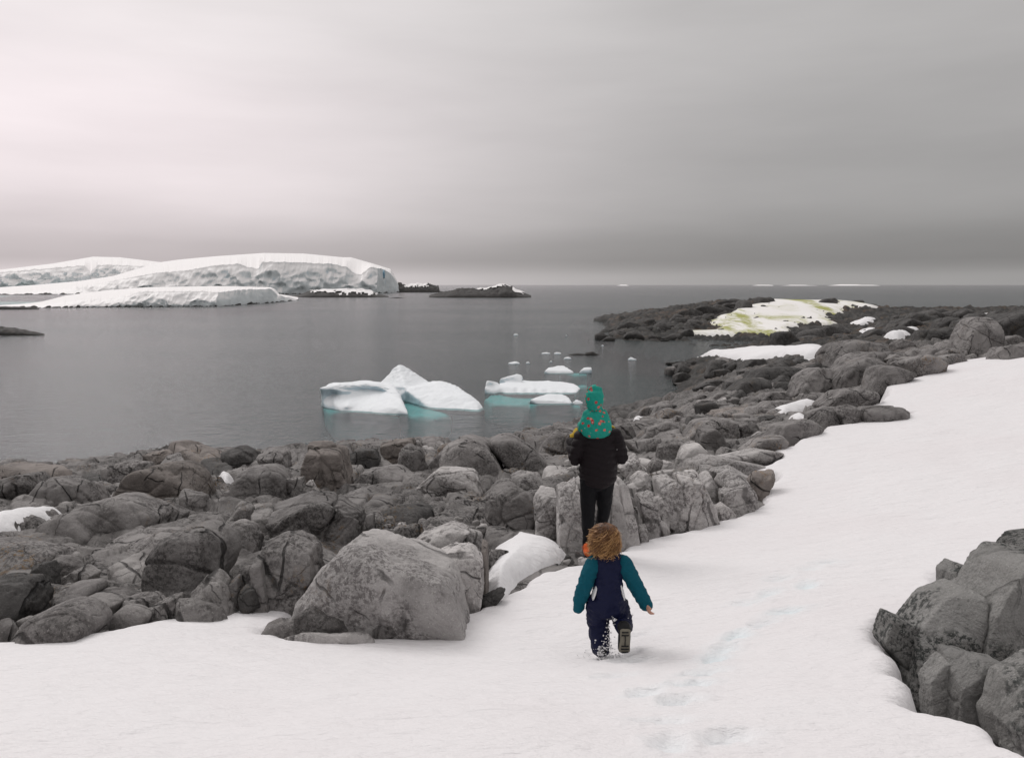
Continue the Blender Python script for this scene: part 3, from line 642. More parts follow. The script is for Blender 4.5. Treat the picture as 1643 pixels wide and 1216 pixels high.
# outline | material | options | label (no label: a block of the bedrock itself)
ROCKS = '''
0,762 11,749 27,744 73,745 102,755 128,764 135,773 82,774 55,778 -40,782|t|p9|long brownish slab at the water's edge, far left
2,769 15,762 49,762 60,778 58,791 27,799 -30,812 -30,775|g||grey rock at the left edge below the brownish slab
58,791 77,773 100,769 128,779 142,802 128,813 82,817 60,802|g|c1|
16,802 33,795 77,804 80,815 18,817|g||
11,828 24,819 55,813 88,815 100,824 73,833 18,839|g||low rounded rock just above the snow tongue at left
135,782 155,775 170,797 142,806|g||
164,784 175,780 199,788 183,797 170,797|g||
128,762 173,764 197,780 164,781 137,775|d||
173,751 183,747 210,742 243,744 225,758 201,784 197,782 173,762|g|p14|angular slab at the waterline left of the tan dome boulder
231,731 243,726 263,722 272,729 256,746 234,742|t||small round brown rock against the sea
256,742 274,731 292,731 299,744 265,748|g||
273,720 291,713 322,711 359,718 362,740 330,736 319,742 298,742 293,735 273,729|t|c1|pale tan topped rock standing against the sea at left
200,792 215,770 232,754 258,748 285,746 305,755 322,775 330,795 322,815 300,814 270,802 235,797|t|p7s6|large tan dome boulder with an ochre lichened right edge
125,823 155,806 183,797 206,799 234,811 256,826 246,842 225,854 190,864 161,855 131,828|g|p6s6|smooth dark dome boulder below the tan dome boulder
62,850 102,826 128,826 161,853 157,868 124,870 102,861 73,863|g|p7|rounded rock at the right end of the left snow tongue
-40,882 27,869 73,858 119,869 126,888 86,895 60,904 46,915 11,931 -40,937|g|p14s6c1|long slab with an overhanging lip at the left edge
-40,937 42,933 58,957 46,988 27,993 -40,995|d|p8|dark squat block under the overhanging slab
57,909 80,904 86,937 77,951 62,964|d|p16|
84,897 113,895 128,915 110,940 88,939|g|p12|
102,928 131,911 155,926 146,935 110,939|l|p14|
128,893 164,877 215,853 265,850 300,851 263,870 259,899 219,901|g|p12s6c3|layered, rough topped slab left of the tall grey dome
170,922 228,891 243,891 256,902 246,917 215,929 188,928|m|p18|flat pale slab leaning against the tall grey dome
68,979 73,962 110,940 150,937 153,950 139,961 102,975|g|p7|loaf shaped rock in the lower left cluster
155,948 201,942 226,944 192,962 161,957|g||
119,972 146,957 175,959 192,966 172,990 153,993 139,981|l|p7|
24,1024 46,999 73,982 102,973 128,977 153,999 139,1014 91,1020 46,1028|g|p7s6|long low rock half buried in snow at lower left
190,966 228,951 256,946 274,951 246,966 219,975 194,975|g||
183,988 197,975 219,977 237,988 228,998 183,1002|l|p7|
223,979 256,962 285,957 279,975 287,990 237,992|l|p12|
280,974 280,959 311,953 357,975 348,983 287,989|l|p9|
157,1001 168,992 177,993 172,1006|g||
-8,1006 0,995 18,991 26,999 24,1007|l||
27,997 42,990 49,991 47,999 33,1008|l||
238,944 247,918 262,882 275,864 322,842 344,851 364,867 372,891 348,915 322,937 299,957 275,955|g|p6s6c1|tall smooth grey dome boulder left of the lichened crack
315,950 344,915 359,935 372,959 381,975 357,978|l|p14|
362,834 384,808 401,811 399,830 384,839 370,843|l|p12|
366,847 384,838 403,844 415,862 417,882 403,889 379,895 370,867|g|p9|rounded block right of the ochre lichened crack
364,939 381,924 386,942 384,970 379,970|g|p14|
386,950 393,940 410,946 415,968 390,974|d|p9|
382,915 403,909 406,928 408,944 386,939|l|p14|
412,893 423,878 430,913 437,946 439,968 419,970 413,915|g|p16|
423,877 448,864 476,862 505,877 507,919 483,946 445,966 439,952 430,919|g|p18s6|square block with a pale flat top left of the pyramid boulder
403,824 421,817 448,835 461,852 439,865 419,876 410,850|l|p10|
426,815 480,798 507,797 524,800 560,835 572,828 560,880 530,890 505,880 470,866 440,852|g|p14s6c2|broad fractured slab behind the square block
524,801 571,782 617,779 655,782 663,802 608,813 599,826 579,828 560,834 538,815|g|p9s6c1|long whale backed slab in the middle of the outcrop
577,845 582,828 599,824 599,847 575,852|g|p10|
604,819 626,806 663,802 695,804 695,817 663,834 608,843|d|p12|dark undercut ledge above the rubble
569,781 590,755 637,751 666,771 644,781 582,782|g|p7|wide rounded hump above the whale backed slab
480,722 504,715 544,718 559,735 566,762 569,779 549,786 526,792 495,768|t|p10s6|big brown block near the water left of centre
487,779 498,771 520,797 487,799|l|p8|
560,731 575,722 599,722 608,737 597,755 582,750 568,742|d|p7|dark round boulder between two brown blocks
606,717 630,709 659,704 663,713 643,735 611,739|t|p14|brown square block at the skyline of the outcrop
641,750 644,722 655,713 675,722 686,753 674,768 663,766|g|p9|upright grey boulder right of the brown square block
690,742 714,717 716,738 699,755 686,759|g|p9|
713,721 738,706 760,704 795,723 832,755 795,767 766,770 723,763 711,751|g|p6s6|very large domed boulder against the sea left of the adult
783,712 795,702 817,698 840,710 870,734 887,746 880,761 851,759 829,729 795,717|g|p6s6|long sloping whaleback rock next to the adult's raised arm
657,706 681,700 726,702 732,707 699,717 664,715|g|p16|
677,720 695,715 717,711 699,724 684,729|l|p14|
865,725 870,712 899,689 923,685 916,736 889,742|g|p9|
830,702 870,698 895,695 866,719 851,715|g|p10|
668,783 705,753 758,757 770,786 717,794|l|p7s6c1|pale hummocky rock above the rubble
783,804 795,782 813,774 840,793 858,799 858,837 836,854 787,850|g|p8s6|speckled round topped slab left of the adult's legs
821,767 836,759 863,761 872,782 859,799 840,793|l|p9|
859,802 870,785 891,791 897,814 895,833 895,863 861,861|l|p14s6|
895,785 925,776 927,802 940,874 906,880 897,854|l|p12s6|smooth pale slab directly behind the adult's legs
925,776 960,762 985,775 1000,830 996,868 940,874 930,820|l|p12s6|
789,782 806,765 821,763 819,772 795,784 778,799|g|p9|
895,778 876,780 870,761 908,755 925,774|l|p10|
779,884 781,852 806,848 857,863 829,870 806,878|g|p12|
482,956 495,937 526,909 563,868 580,860 596,862 636,882 679,899 727,910 742,932 754,978 701,998 651,1008 591,1010 559,1008 482,990|l|p12s7f3q0i1|huge pyramid shaped pale boulder at the edge of the snow
482,1010 484,983 510,968 556,977 561,1003 543,1009 493,1014|g|p11|small block leaning on the pyramid boulder's lower left corner
589,1003 620,992 648,1001 635,1010 609,1013|g|p8|
642,996 651,979 681,966 686,996 651,1006|l|p12|
455,1024 495,1010 552,1003 600,1008 600,1014 552,1023 504,1028|l|p9|flat slab showing through the snow below the pyramid boulder
692,898 730,880 771,880 775,940 762,970 751,940 734,908|l|p9s6|upright slab right behind the pyramid boulder
718,865 745,850 771,858 771,880 747,887 727,876|l|p10|
773,960 800,946 812,948 795,964 773,972|d|p8|dark wedge of rock poking from the snow below the snow lobe
773,869 782,869 784,942 775,948|t|p16|
648,882 679,861 723,843 751,852 718,872 690,894|l|p14c2|
992,749 1019,729 1033,751 1011,768|l|p9|
1098,758 1106,743 1138,732 1157,735 1226,747 1195,758 1177,754 1138,759|l|p7s6|smooth pale slab above the jointed outcrop
1147,734 1217,721 1258,729 1236,741 1217,741 1177,738|l|p7|flat grey slab ending at the snow above the jointed outcrop
1088,735 1098,715 1114,709 1134,727 1118,739 1100,753 1086,749|l|p6|round pale boulder right of a dark vertical crack
1059,711 1096,707 1088,727 1084,749 1067,735 1055,735|g|p12|
1007,709 1057,705 1057,717 1039,737 1021,729|g|p10|
1037,749 1051,735 1063,741 1061,756 1039,760|g|p18|angular broken block right of the adult
1120,709 1124,687 1138,683 1167,707 1159,729 1134,721|g|p6|smooth dark dome in front of the cracked hump
1098,701 1122,676 1157,672 1187,681 1197,709 1169,707 1118,691|g|p7s6|wide cracked hump of rock above the round pale boulder
1183,683 1197,677 1222,687 1203,707 1195,703|g|p9|
1201,705 1219,693 1230,703 1201,711|l|p7|
1191,719 1217,705 1250,699 1258,707 1244,721 1226,725|g|p7|loaf shaped rock touching the snow above the flat slab
1053,678 1055,662 1074,656 1096,664 1098,672 1078,678|g|p6|dark barrel shaped boulder near the water right of the toddler
1090,685 1096,672 1116,670 1122,676 1102,687|g|p7|
1019,703 1039,687 1078,676 1090,679 1086,689 1055,697 1029,707|g|p8|
1049,703 1071,695 1098,693 1098,705 1055,707|g|p9|
1015,670 1031,656 1051,650 1047,668 1027,674|g|p8|
1041,670 1055,652 1078,648 1082,656 1055,666|g|p8|
982,687 1009,679 1019,697 996,707|g|p9|
1134,660 1173,652 1207,654 1209,672 1177,672|t|p9|flat topped reddish brown rock on the middle shore
1324,590 1326,566 1339,553 1364,547 1386,549 1426,564 1415,577 1364,575 1346,591|g|p6s6|biggest domed boulder in the right hand pile, brown on top
1346,593 1359,575 1379,566 1423,566 1450,573 1415,579 1373,580 1353,595|g|p6|curved boulder wrapped under the biggest domed one
1339,621 1341,602 1364,582 1386,575 1410,575 1434,584 1392,599 1377,610 1379,624|g|p7s6|tall rounded boulder in the middle of the right hand pile
1383,621 1390,602 1401,591 1425,586 1443,593 1461,604 1428,617 1399,621|g|p6|squat round boulder beside the snow in the right hand pile
1441,582 1470,577 1485,571 1506,577 1500,599 1463,606|g|p7|
1317,611 1335,602 1341,615 1321,621|l|p8|
1268,630 1286,604 1302,593 1331,591 1350,597 1317,610 1291,621 1275,639|g|p8|leaning dark slab at the left side of the right hand pile
1288,632 1295,617 1321,617 1322,632|g|p10|
1282,653 1291,633 1328,630 1317,646 1302,648|g|p8|
1319,646 1344,628 1370,624 1394,630 1406,642 1368,655 1337,653|g|p7s6|smooth low whaleback at the snow edge under the right hand pile
1377,626 1390,619 1415,620 1426,628 1417,642 1403,641|g|p9|
1299,664 1328,653 1352,681 1328,684 1299,679|g|p7|half round boulder at the left end of the cracked row in the snow
1335,655 1364,651 1383,661 1379,677 1355,681|g|p9c2|
1383,663 1394,653 1434,653 1459,662 1437,672 1384,677|g|p8c1|long rock ending in a snow notch, right end of the cracked row
1251,675 1273,661 1297,664 1291,672|g|p7|
1233,701 1247,684 1279,675 1310,677 1317,690 1288,705 1255,705|g|p8|flat greenish edged rock tapering into the snow
1222,641 1233,630 1260,630 1273,644 1237,648|g|p8|
1211,657 1233,644 1273,644 1271,653 1237,663|g|p8|
1204,608 1218,593 1255,589 1288,593 1273,613 1251,619|d|p7|broad dark hump left of the right hand pile
1166,628 1194,608 1225,608 1241,619 1230,635 1197,637|d|p7|dark rugged boulder near the bay
1150,652 1152,642 1164,639 1166,652|l|p10|
1166,644 1179,637 1188,642 1175,650|g|p9|
1190,646 1197,637 1214,637 1212,650|g|p7|
1112,659 1124,646 1139,646 1143,653 1124,661|g|p8|
1126,644 1152,629 1175,628 1160,642 1140,646|g|p9|
1533,556 1542,539 1557,514 1575,510 1588,517 1598,535 1606,551 1597,569 1555,578 1542,568|g|p6s6|tall egg shaped boulder standing on the right skyline
1592,520 1607,511 1631,502 1700,498 1710,555 1613,551 1604,541|d|p7s6|massive dark boulder at the right edge of the picture
1598,568 1607,557 1700,553 1700,570 1600,572|g|p7|low grey rock at the snow under the massive right edge boulder
1480,532 1508,526 1523,529 1524,554 1489,556 1471,553|d|p10|dark block left of the tall egg shaped boulder
1520,532 1543,521 1541,541 1527,546|d|p10|
1508,568 1529,558 1545,575 1521,583|g|p8|
1456,568 1471,558 1486,569 1474,577 1455,577|g|p8|
1433,552 1444,545 1467,554 1459,565 1436,565|g|p8|
1470,578 1483,570 1495,575 1512,584 1498,594 1480,605|g|p7|
1419,577 1433,569 1450,575 1438,586|g|p7|
1203,797 1203,772 1213,758 1225,760 1240,757 1235,775 1217,797|t|p9|brownish rock in the melt hollow right of the jointed slabs
371,768 403,751 439,748 459,766 457,799 426,810 384,790|g|p6s6|dark dome boulder streaked with lichen left of the big brown block
362,726 384,718 408,727 426,744 403,751 384,755|d|p9|dark rock at the waterline left of the big brown block
412,729 435,724 466,727 457,761 430,748|g|p12|
319,762 348,769 364,792 339,795|g|p9|
293,788 330,797 330,826 298,821|g|p9|
320,742 359,740 379,753 366,768 330,760|d|p10|
457,770 485,766 492,792 472,802|g|p10|
247,813 266,806 297,824 284,841 253,843|g|p10|
300,832 320,826 335,832 311,844 288,846|l|p10|
419,1011 430,998 452,990 476,996 480,1011|l|p9|
'''
def parse_opt(s):
    o = {}; k = None; cur = ''
    for ch in s + ' ':
        if ch.isalpha() or ch == ' ':
            if k: o[k] = float(cur) if cur else 1.0
            k, cur = ch, ''
        else: cur += ch
    return o
def build_rocks():
    for i, ln in enumerate(l for l in ROCKS.strip().splitlines()):
        ol, m, op, lab = ln.split('|'); op = parse_opt(op); P = pts(ol)
        w = max(q[0] for q in P) - min(q[0] for q in P)
        sub = int(op.get('s', 5 if w > 26 else 4)); 
        pr = op.get('p', 9.0)
        yb = hit(land, sum(q[0] for q in P) / len(P), max(q[1] for q in P))[1]
        hh = max(q[1] for q in P) - min(q[1] for q in P)
        if m == 'l' and not lab and P[0][0] < 480: m = 'm'
        if pr >= 9 and 'i' not in op and yb < 34 and w > 2.1 * hh:
            make_ledge(P, KINDS[m], None if lab else BED, lab, 'boulder' if lab else 'rock', i + 1, sub, max(14., pr * 1.7)); continue
        make_rock(P, KINDS[m], None if lab else BED, p=pr, label=lab, name='boulder' if lab else 'rock', seed=i + 1, sub=sub, grooves=int(op.get('c', 0)), facets=int(op.get('f', 3 if pr < 8 else 6)), rough=.9 if pr < 8 else 1.3, frac=op.get('q', 1.3 if sub > 4 else 1.0), famp=.45 if pr < 8 else 1.0, lowf=op.get('l'), infl=.955 if 'i' in op else 1.05)
build_rocks()
# the jointed slabs behind the adult: one outcrop, each slab a part of it
def build_outcrop():
    root = tag(empty('jointed_outcrop', Vector(hit(land, 1100, 835))), 'outcrop of pale upright slabs split by dark joints, right of the adult', 'rock outcrop')
    S = ['976,776 990,766 1001,778 1007,796 1009,827 1025,866 992,873 974,827', '1023,796 1047,792 1051,818 1057,833 1059,858 1039,863 1027,818', '1051,800 1067,798 1072,814 1074,848 1061,831 1053,818',
     '1013,768 1027,758 1041,762 1049,786 1023,790 1015,782', '1053,770 1074,766 1090,778 1092,798 1098,837 1102,848 1078,848 1072,812 1055,786', '1088,766 1122,762 1134,790 1147,829 1130,843 1104,849 1096,808 1098,790',
     '1124,764 1138,760 1153,794 1153,808 1144,810 1134,786', '1157,792 1171,772 1189,776 1203,796 1205,820 1181,829 1165,820', '1146,814 1165,804 1181,827 1151,834', '1149,768 1177,758 1195,770 1205,790 1213,818 1203,818 1191,784 1165,772',
     '1140,756 1177,750 1197,762 1203,778 1177,760', '1008,780 1018,776 1024,812 1012,806', '1010,812 1024,816 1030,840 1014,826', '1024,845 1036,842 1040,862 1028,866', '1048,760 1062,756 1068,765 1054,768', '1064,756 1096,754 1098,762 1072,764', '1058,836 1066,838 1074,850 1062,856', '1076,772 1096,772 1100,790 1090,794']
    for i, s in enumerate(S):
        make_rock(pts(s), ROCK_LIGHT, root, p=11 if i in (4, 5, 7) else 16, name='slab', seed=300 + i, sub=6 if i in (0, 4, 5, 7) else 5 if i < 11 else 4, facets=4, thick=None, rough=1.3, frac=.9, lowf=.03)
build_outcrop()
def build_granite():
    root = tag(empty('granite_outcrop', Vector(at(1560, 1120, 4.7))), 'speckled angular granite outcrop rising from the snow at lower right', 'rock outcrop')
    S = [('1518,948 1518,916 1532,902 1565,913 1579,921 1562,939 1538,948', 5.6, 's', 22, .14), ('1409,1022 1424,982 1465,1000 1456,1026 1443,1054', 4.95, 's', 24, .11),
     ('1440,1085 1456,1012 1497,962 1540,942 1560,950 1545,989 1536,1046 1509,1063 1485,1087 1475,1125 1462,1118', 4.9, 's', 22, .22), ('1483,1086 1509,1053 1529,1045 1523,1077 1515,1140 1488,1136', 4.35, 's', 22, .08),
     ('1536,1030 1556,968 1597,898 1620,884 1700,890 1700,1060 1640,1085 1598,1066 1538,1058', 4.9, 's', 22, .3), ('1526,1047 1541,1053 1597,1059 1601,1142 1594,1160 1567,1160 1517,1142', 4.25, 's', 26, .14),
     ('1596,1066 1645,1077 1635,1130 1604,1144', 4.6, 's', 22, .10), ('1600,1152 1611,1135 1626,1094 1680,1062 1720,1070 1720,1240 1660,1215 1614,1190', 3.85, 's', 22, .2), ('1629,892 1635,872 1648,862 1720,852 1720,905 1640,902', 5.4, 's', 22, .25), ('1478,965 1490,960 1498,968 1486,978', 5.3, 's', 22, .05)]
    for i, (s, y, m, p, th) in enumerate(S):
        make_rock(pts(s), KINDS[m], root, y=y, p=p * 1.2, name='block', seed=500 + i, sub=6 if i in (2, 4, 5, 7) else 5, thick=th, facets=1, bury=.15, rough=.6, frac=.45, famp=.6, lowf=.0, infl=1.0)
build_granite()
def build_filler():
    r = np.random.default_rng(21); n = 0
    for (poly, k, s0, s1, mats) in [([(1000, 690), (1060, 650), (1120, 632), (1200, 640), (1260, 660), (1230, 690), (1120, 680), (1040, 705)], 34, 9, 20, 'gggd'), ([(1060, 585), (1110, 575), (1200, 585), (1330, 580), (1300, 620), (1180, 640), (1110, 630)], 46, 9, 24, 'ddgd'),
        ([(960, 545), (990, 525), (1080, 505), (1180, 490), (1110, 530), (1090, 543)], 40, 8, 20, 'd'), ([(1250, 545), (1350, 530), (1460, 508), (1640, 503), (1640, 520), (1480, 535), (1330, 548)], 60, 9, 26, 'd'), ([(1150, 492), (1200, 484), (1240, 484), (1200, 496)], 10, 9, 20, 'd'), ([(1315, 486), (1385, 485), (1385, 488), (1315, 489)], 7, 9, 18, 'd'),
        ([(0, 790), (160, 780), (240, 800), (200, 840), (100, 830)], 14, 12, 26, 'gm'), ([(330, 800), (400, 770), (480, 790), (420, 830)], 12, 10, 22, 'gm'), ([(640, 720), (760, 700), (900, 700), (880, 740), (700, 760)], 16, 12, 26, 'gt'), ([(860, 740), (1000, 720), (1090, 700), (1080, 760), (960, 770)], 18, 10, 24, 'ml'), ([(1370, 600), (1500, 560), (1620, 530), (1620, 550), (1480, 595)], 14, 10, 26, 'g')]:
        P = np.array(poly, float); lo, hi = P.min(0), P.max(0); got = 0
        while got < k:
            q = r.uniform(lo, hi)
            if sdist(q[:1], q[1:], poly)[0] > 0: continue
            got += 1; n += 1; s = r.uniform(s0, s1); m = 7; ang = np.sort(r.uniform(0, 6.28, m)); fl = r.uniform(.35, .62)
            ol = [(q[0] + math.cos(t) * s * r.uniform(.75, 1.15), q[1] - math.sin(t) * s * fl * r.uniform(.7, 1.1)) for t in ang] + [(q[0] - s * .9, q[1] + s * fl * .6), (q[0] + s * .9, q[1] + s * fl * .6)]
            make_rock(ol, KINDS[mats[n % len(mats)]], BED, p=float(r.choice([6, 8, 10, 13])), name='rock', seed=1200 + n, sub=4, facets=5, rough=1.3, frac=1.2 if n % 3 else 0)
build_filler()
# broken stones lying in the hollow left of the adult and in the joints
def build_rubble():
    r = np.random.default_rng(4); protos = []
    def stone(px, py, s, mat, i):
        k = 5 + i % 4; ang = np.sort(r.uniform(0, 6.28, k)); ol = [(px + math.cos(a) * s * r.uniform(.7, 1.2), py - math.sin(a) * s * r.uniform(.45, .75)) for a in ang] + [(px - s * .8, py + s * .3), (px + s * .8, py + s * .3)]
        make_rock(ol, mat, BED, p=16, name='stone', seed=800 + i, sub=3, facets=4, rough=1.0)
    i = 0
    for (x0, x1, y0, y1, n, s0, s1) in [(610, 780, 818, 880, 60, 4, 9), (700, 790, 785, 830, 34, 4, 9), (880, 925, 735, 775, 16, 5, 10), (985, 1060, 735, 775, 14, 4, 8), (1005, 1030, 790, 850, 14, 3, 5), (210, 320, 810, 850, 14, 4, 9), (905, 945, 880, 900, 10, 5, 9)]:
        for k in range(n):
            stone(r.uniform(x0, x1), r.uniform(y0, y1), r.uniform(s0, s1), [ROCK, ROCK_MID, ROCK_DARK, ROCK_MID, ROCK_LIGHT][i % 5], i); i += 1
build_rubble()

# ------------------------------------------------------------------ glaciers across the water
def poly_i(pl, px): return np.interp(px, [p[0] for p in pl], [p[1] for p in pl])
def glacier(label, sky_l, cliff_l, base_l, x0, x1, D, ext, seed, lean=10.0, rough=5.0, foot=True, ns=1.0, step=1.1):
    px = np.arange(x0, x1 + .01, step); n = len(px); cols = []
    sky_p, cl, ba = poly_i(sky_l, px), poly_i(cliff_l, px), poly_i(base_l, px)
    jag = perlin(np.stack([px * .13, px * 0 + seed, px * 0], 1)) * 1.5 + perlin(np.stack([px * .4, px * 0 + seed, px * 0], 1)) * .8
    cl = np.clip(cl + np.where(ba - cl > 6, jag, jag * .3), sky_p + .3, ba - .5)
    Dc = np.full(n, D) if not callable(D) else np.array([D(p) for p in px])
    NC, ND, NB = 26, 18, 5; rows = []
    for k in range(NC + 1):                                   # cliff
        s = k / NC; y = Dc + lean * s ** 1.4; py = ba + (cl - ba) * s
        P = np.array([at(a, b, c) for a, b, c in zip(px, py, y)]); rows.append(P)
    for k in range(1, ND + 1):                                # dome, in view
        s = k / ND; y = Dc + lean + ext * s; py = cl + (sky_p - cl) * (1 - (1 - s) ** 1.7)
        rows.append(np.array([at(a, b, c) for a, b, c in zip(px, py, y)]))
    top = rows[-1]
    for k in range(1, NB + 1):                                # far side, down to the sea
        s = k / NB; P = top.copy(); P[:, 1] += ext * .9 * s; P[:, 0] *= P[:, 1] / top[:, 1]; P[:, 2] = top[:, 2] * (1 - s ** 2) - 1.0 * s; rows.append(P)
    R = np.stack(rows)
    hgt = np.maximum(R[NC, :, 2] - R[0, :, 2], .5)
    for k in range(NC + 1):
        s = k / NC; Q = R[k] * np.array([.045, .02, .06]) * ns + seed
        m = np.minimum(hgt / (12 / ns), 1.0) * math.sin(math.pi * min(.98, s + .06)) ** .6
        g = fbm(Q, 3, .42, True) - .35 + .5 * fbm(Q * np.array([3.2, 1, .5]), 2, .5, True)
        R[k, :, 1] -= g * rough * m; R[k, :, 2] += perlin(Q * 2.2) * .06 * hgt * m
    R[0, :, 2] -= 1.0
    A = R[:NC + 1].reshape(-1, 3); B = R[NC:].reshape(-1, 3)
    root = tag(empty('glacier', Vector((A[:, 0].mean(), A[:, 1].mean(), 0))), label, 'glacier')
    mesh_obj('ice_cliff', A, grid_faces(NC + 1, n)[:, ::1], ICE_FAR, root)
    mesh_obj('snow_dome', B, grid_faces(ND + NB + 1, n), SNOW_FAR, root)
    if foot:
        Pf = np.array([at(a, b, c) for a, b, c in zip(px, ba, Dc)]); rows = []
        h = np.clip(perlin(np.stack([px * .17, px * 0 + seed, px * 0], 1)) * 1.6 + perlin(np.stack([px * .37, px * 0, px * 0 + seed], 1)) * 1.3 + .1, -.9, 2.2) * D_(Dc) / 1000
        for dy, f in ((-7, -.5), (-5, .3), (-2.5, .9), (1, 1.0), (4, .2)):
            P = Pf.copy(); P[:, 1] += dy * D_(Dc) / 700 + perlin(np.stack([px * .5, px * 0 + dy, px * 0], 1)) * 1.5; P[:, 2] = np.where(f > 0, h * f * 1.9, -1); rows.append(P)
        mesh_obj('rock_foot', np.concatenate(rows), grid_faces(5, n), ROCK_DARK, root)
    return root
def D_(d): return float(np.mean(d))
glacier('rounded snow dome with a low ice cliff, farthest left on the skyline', [(-60, 440), (0, 433), (85, 423), (149, 412), (192, 413), (251, 420), (290, 424), (330, 440)], [(-60, 442), (0, 437), (85, 430), (136, 426), (146, 436), (158, 425), (204, 426), (264, 429), (330, 445)],
        [(-60, 463), (0, 462), (64, 458), (128, 456), (181, 452), (256, 448), (330, 452)], -60, 300, 1500.0, 420, 3.3, 20, 12, foot=False)
gm = glacier('large ice cap with a tall grey ice cliff across the bay', [(-60, 464), (0, 461), (60, 457), (128, 451), (181, 443), (256, 421), (285, 417), (315, 414), (350, 411), (424, 406), (488, 407), (550, 413), (563, 413), (595, 422), (627, 432), (638, 452), (652, 466)],
        [(-60, 476), (0, 474), (60, 468), (106, 464), (160, 455), (200, 447), (250, 438), (300, 434), (345, 426), (382, 423), (400, 429), (415, 431), (422, 420), (474, 421), (531, 423), (555, 428), (572, 440), (580, 440), (595, 428), (618, 433), (628, 440), (638, 455), (652, 467)],
        [(-60, 481), (60, 477), (150, 473), (300, 472), (442, 472), (606, 470.5), (652, 468.5)], -60, 652, lambda p: sea_y(float(poly_i([(-60, 473), (442, 472), (606, 470.5), (652, 468.5)], p))), 330, 8.1, 18, 9)
for (a, b, w, h) in [(441, 427, 1.8, 5), (616, 440, 1.6, 7)]:
    y = sea_y(471) - 6; U, F = ico(3); C = at(a, b, y - 10); sc = y / FPX
    V = C + U * np.array([w * sc, 5.0, h * sc]) * (1 + .3 * perlin(U * 2 + a))[:, None]
    mesh_obj('blue_crevasse', V, F, ICE_BLUE, gm)
glacier('low snow covered ice foot with a grey cliff nearest across the bay', [(-60, 491), (0, 489), (40, 487), (64, 485), (106, 474), (170, 466), (234, 461), (349, 459), (435, 461), (441, 464), (448, 472), (478, 477)],
        [(-60, 493), (0, 491), (75, 490), (128, 481), (170, 480), (205, 476), (224, 468), (320, 467), (350, 469), (386, 465), (420, 464), (435, 464), (446, 474), (478, 480)],
        [(-60, 495), (0, 494), (106, 493.5), (350, 491.5), (452, 484.5), (480, 481.5)], -60, 479, lambda p: sea_y(float(poly_i([(-60, 495), (0, 494), (106, 493.5), (350, 491.5), (452, 484.5), (480, 481.5)], p))), 90, 5.7, 7, 3.5, ns=2.6, step=.8)

# ------------------------------------------------------------------ rocky islets
def islet(label, prof, base, seed, snow=(), depth=.35, rough=1.0, mat=ROCK_DARK, cat='islet', nc=110):
    y0 = sea_y(base); x0, x1 = prof[0][0], prof[-1][0]; Wm = (x1 - x0) / FPX * y0; dp = Wm * depth; m = y0 / FPX
    gx = np.linspace(x0, x1, nc); nr = 36; gy = np.linspace(0, 1, nr)
    hp = np.maximum(base - poly_i(prof, gx), 0) * m
    V = []; hs = []
    for g in gy:
        yy = y0 + dp * 2 * g; X = (gx - CX) / FPX * yy / math.cos(PITCH) * 1.0
        f = max(0, math.sin(math.pi * min(1, g * 1.0))) ** .5
        Q = np.stack([X, gx * 0 + yy, gx * 0], 1) / max(.6, .045 * Wm) + seed
        h = hp * f * (1 + .5 * fbm(Q * .6, 3)) + (fbm(Q, 4, .55, True) - .25) * .22 * hp.max() * f * rough
        V.append(np.stack([X, gx * 0 + yy, h - .25 * m - (.3 if g in (0, 1) else 0)], 1)); hs.append(h)
    V = np.array(V); root = tag(empty('rocky_islet', Vector((V[..., 0].mean(), y0, 0))), label, cat)
    mesh_obj('rock', V.reshape(-1, 3), grid_faces(nr, nc), mat, root)
    for (a, b, g0, g1) in snow:
        gxx = np.tile(gx, nr); gyy = np.repeat(gy, nc); k = (gxx > a) & (gxx < b) & (gyy > g0) & (gyy < g1)
        Vs = V.reshape(-1, 3).copy(); nzv = fbm(Vs / max(.5, .05 * Wm) + seed + 5, 3)
        e = np.minimum(np.minimum((gxx - a), (b - gxx)) / (b - a) * 2, np.minimum(gyy - g0, g1 - gyy) / (g1 - g0) * 2) + nzv * .9
        # snow smooths the rock it lies on
        Z = Vs[:, 2].reshape(nr, nc); Zs = Z.copy()
        for _ in range(4): Zs[1:-1, 1:-1] = (Zs[:-2, 1:-1] + Zs[2:, 1:-1] + Zs[1:-1, :-2] + Zs[1:-1, 2:]) / 4
        Vs[:, 2] = Zs.ravel() + np.clip(e, -.5, .35) * 5.0 * m + .6 * m
        F = grid_faces(nr, nc); F = F[(k & (e > .05))[F].all(1)]
        if len(F): Vq, Fq = compact(Vs, F); mesh_obj('snow_patch', Vq, Fq, SNOW_FAR, root)
    return root
islet('dark rocky islet with snow patches, right of the glacier', [(690, 477), (700, 473), (720, 470), (735, 466), (760, 465.5), (780, 466), (795, 462), (812, 459.5), (822, 462), (828, 468), (838, 471), (852, 477)], 477.5, 2.2, [(765, 812, .25, .75), (790, 824, .5, .95), (822, 842, .1, .5)])
islet('snow streaked rock spit at the foot of the glacier\'s right end', [(636, 470), (642, 455), (652, 459), (675, 458), (690, 457.5), (705, 460), (707, 468), (712, 469)], 469, 6.1, [(650, 690, .1, .7), (670, 700, .5, .9)], rough=.7)
islet('low snow covered skerry in front of the ice cliff', [(470, 477), (486, 474), (500, 468), (530, 467), (580, 466), (595, 468), (608, 473), (626, 477)], 477, 1.7, [(500, 606, .1, .8), (545, 610, .02, .6)], rough=.8)
islet('dark low rock at the left edge of the water', [(-60, 528), (0, 525), (15, 527), (40, 530), (60, 534), (76, 538)], 538.5, 4.4, depth=.16, rough=.7)
islet('thin dark rock ledge at the left end of the low ice foot', [(-40, 494), (0, 491), (40, 492.5), (70, 495)], 496.5, 7.4, depth=.1, rough=.5)
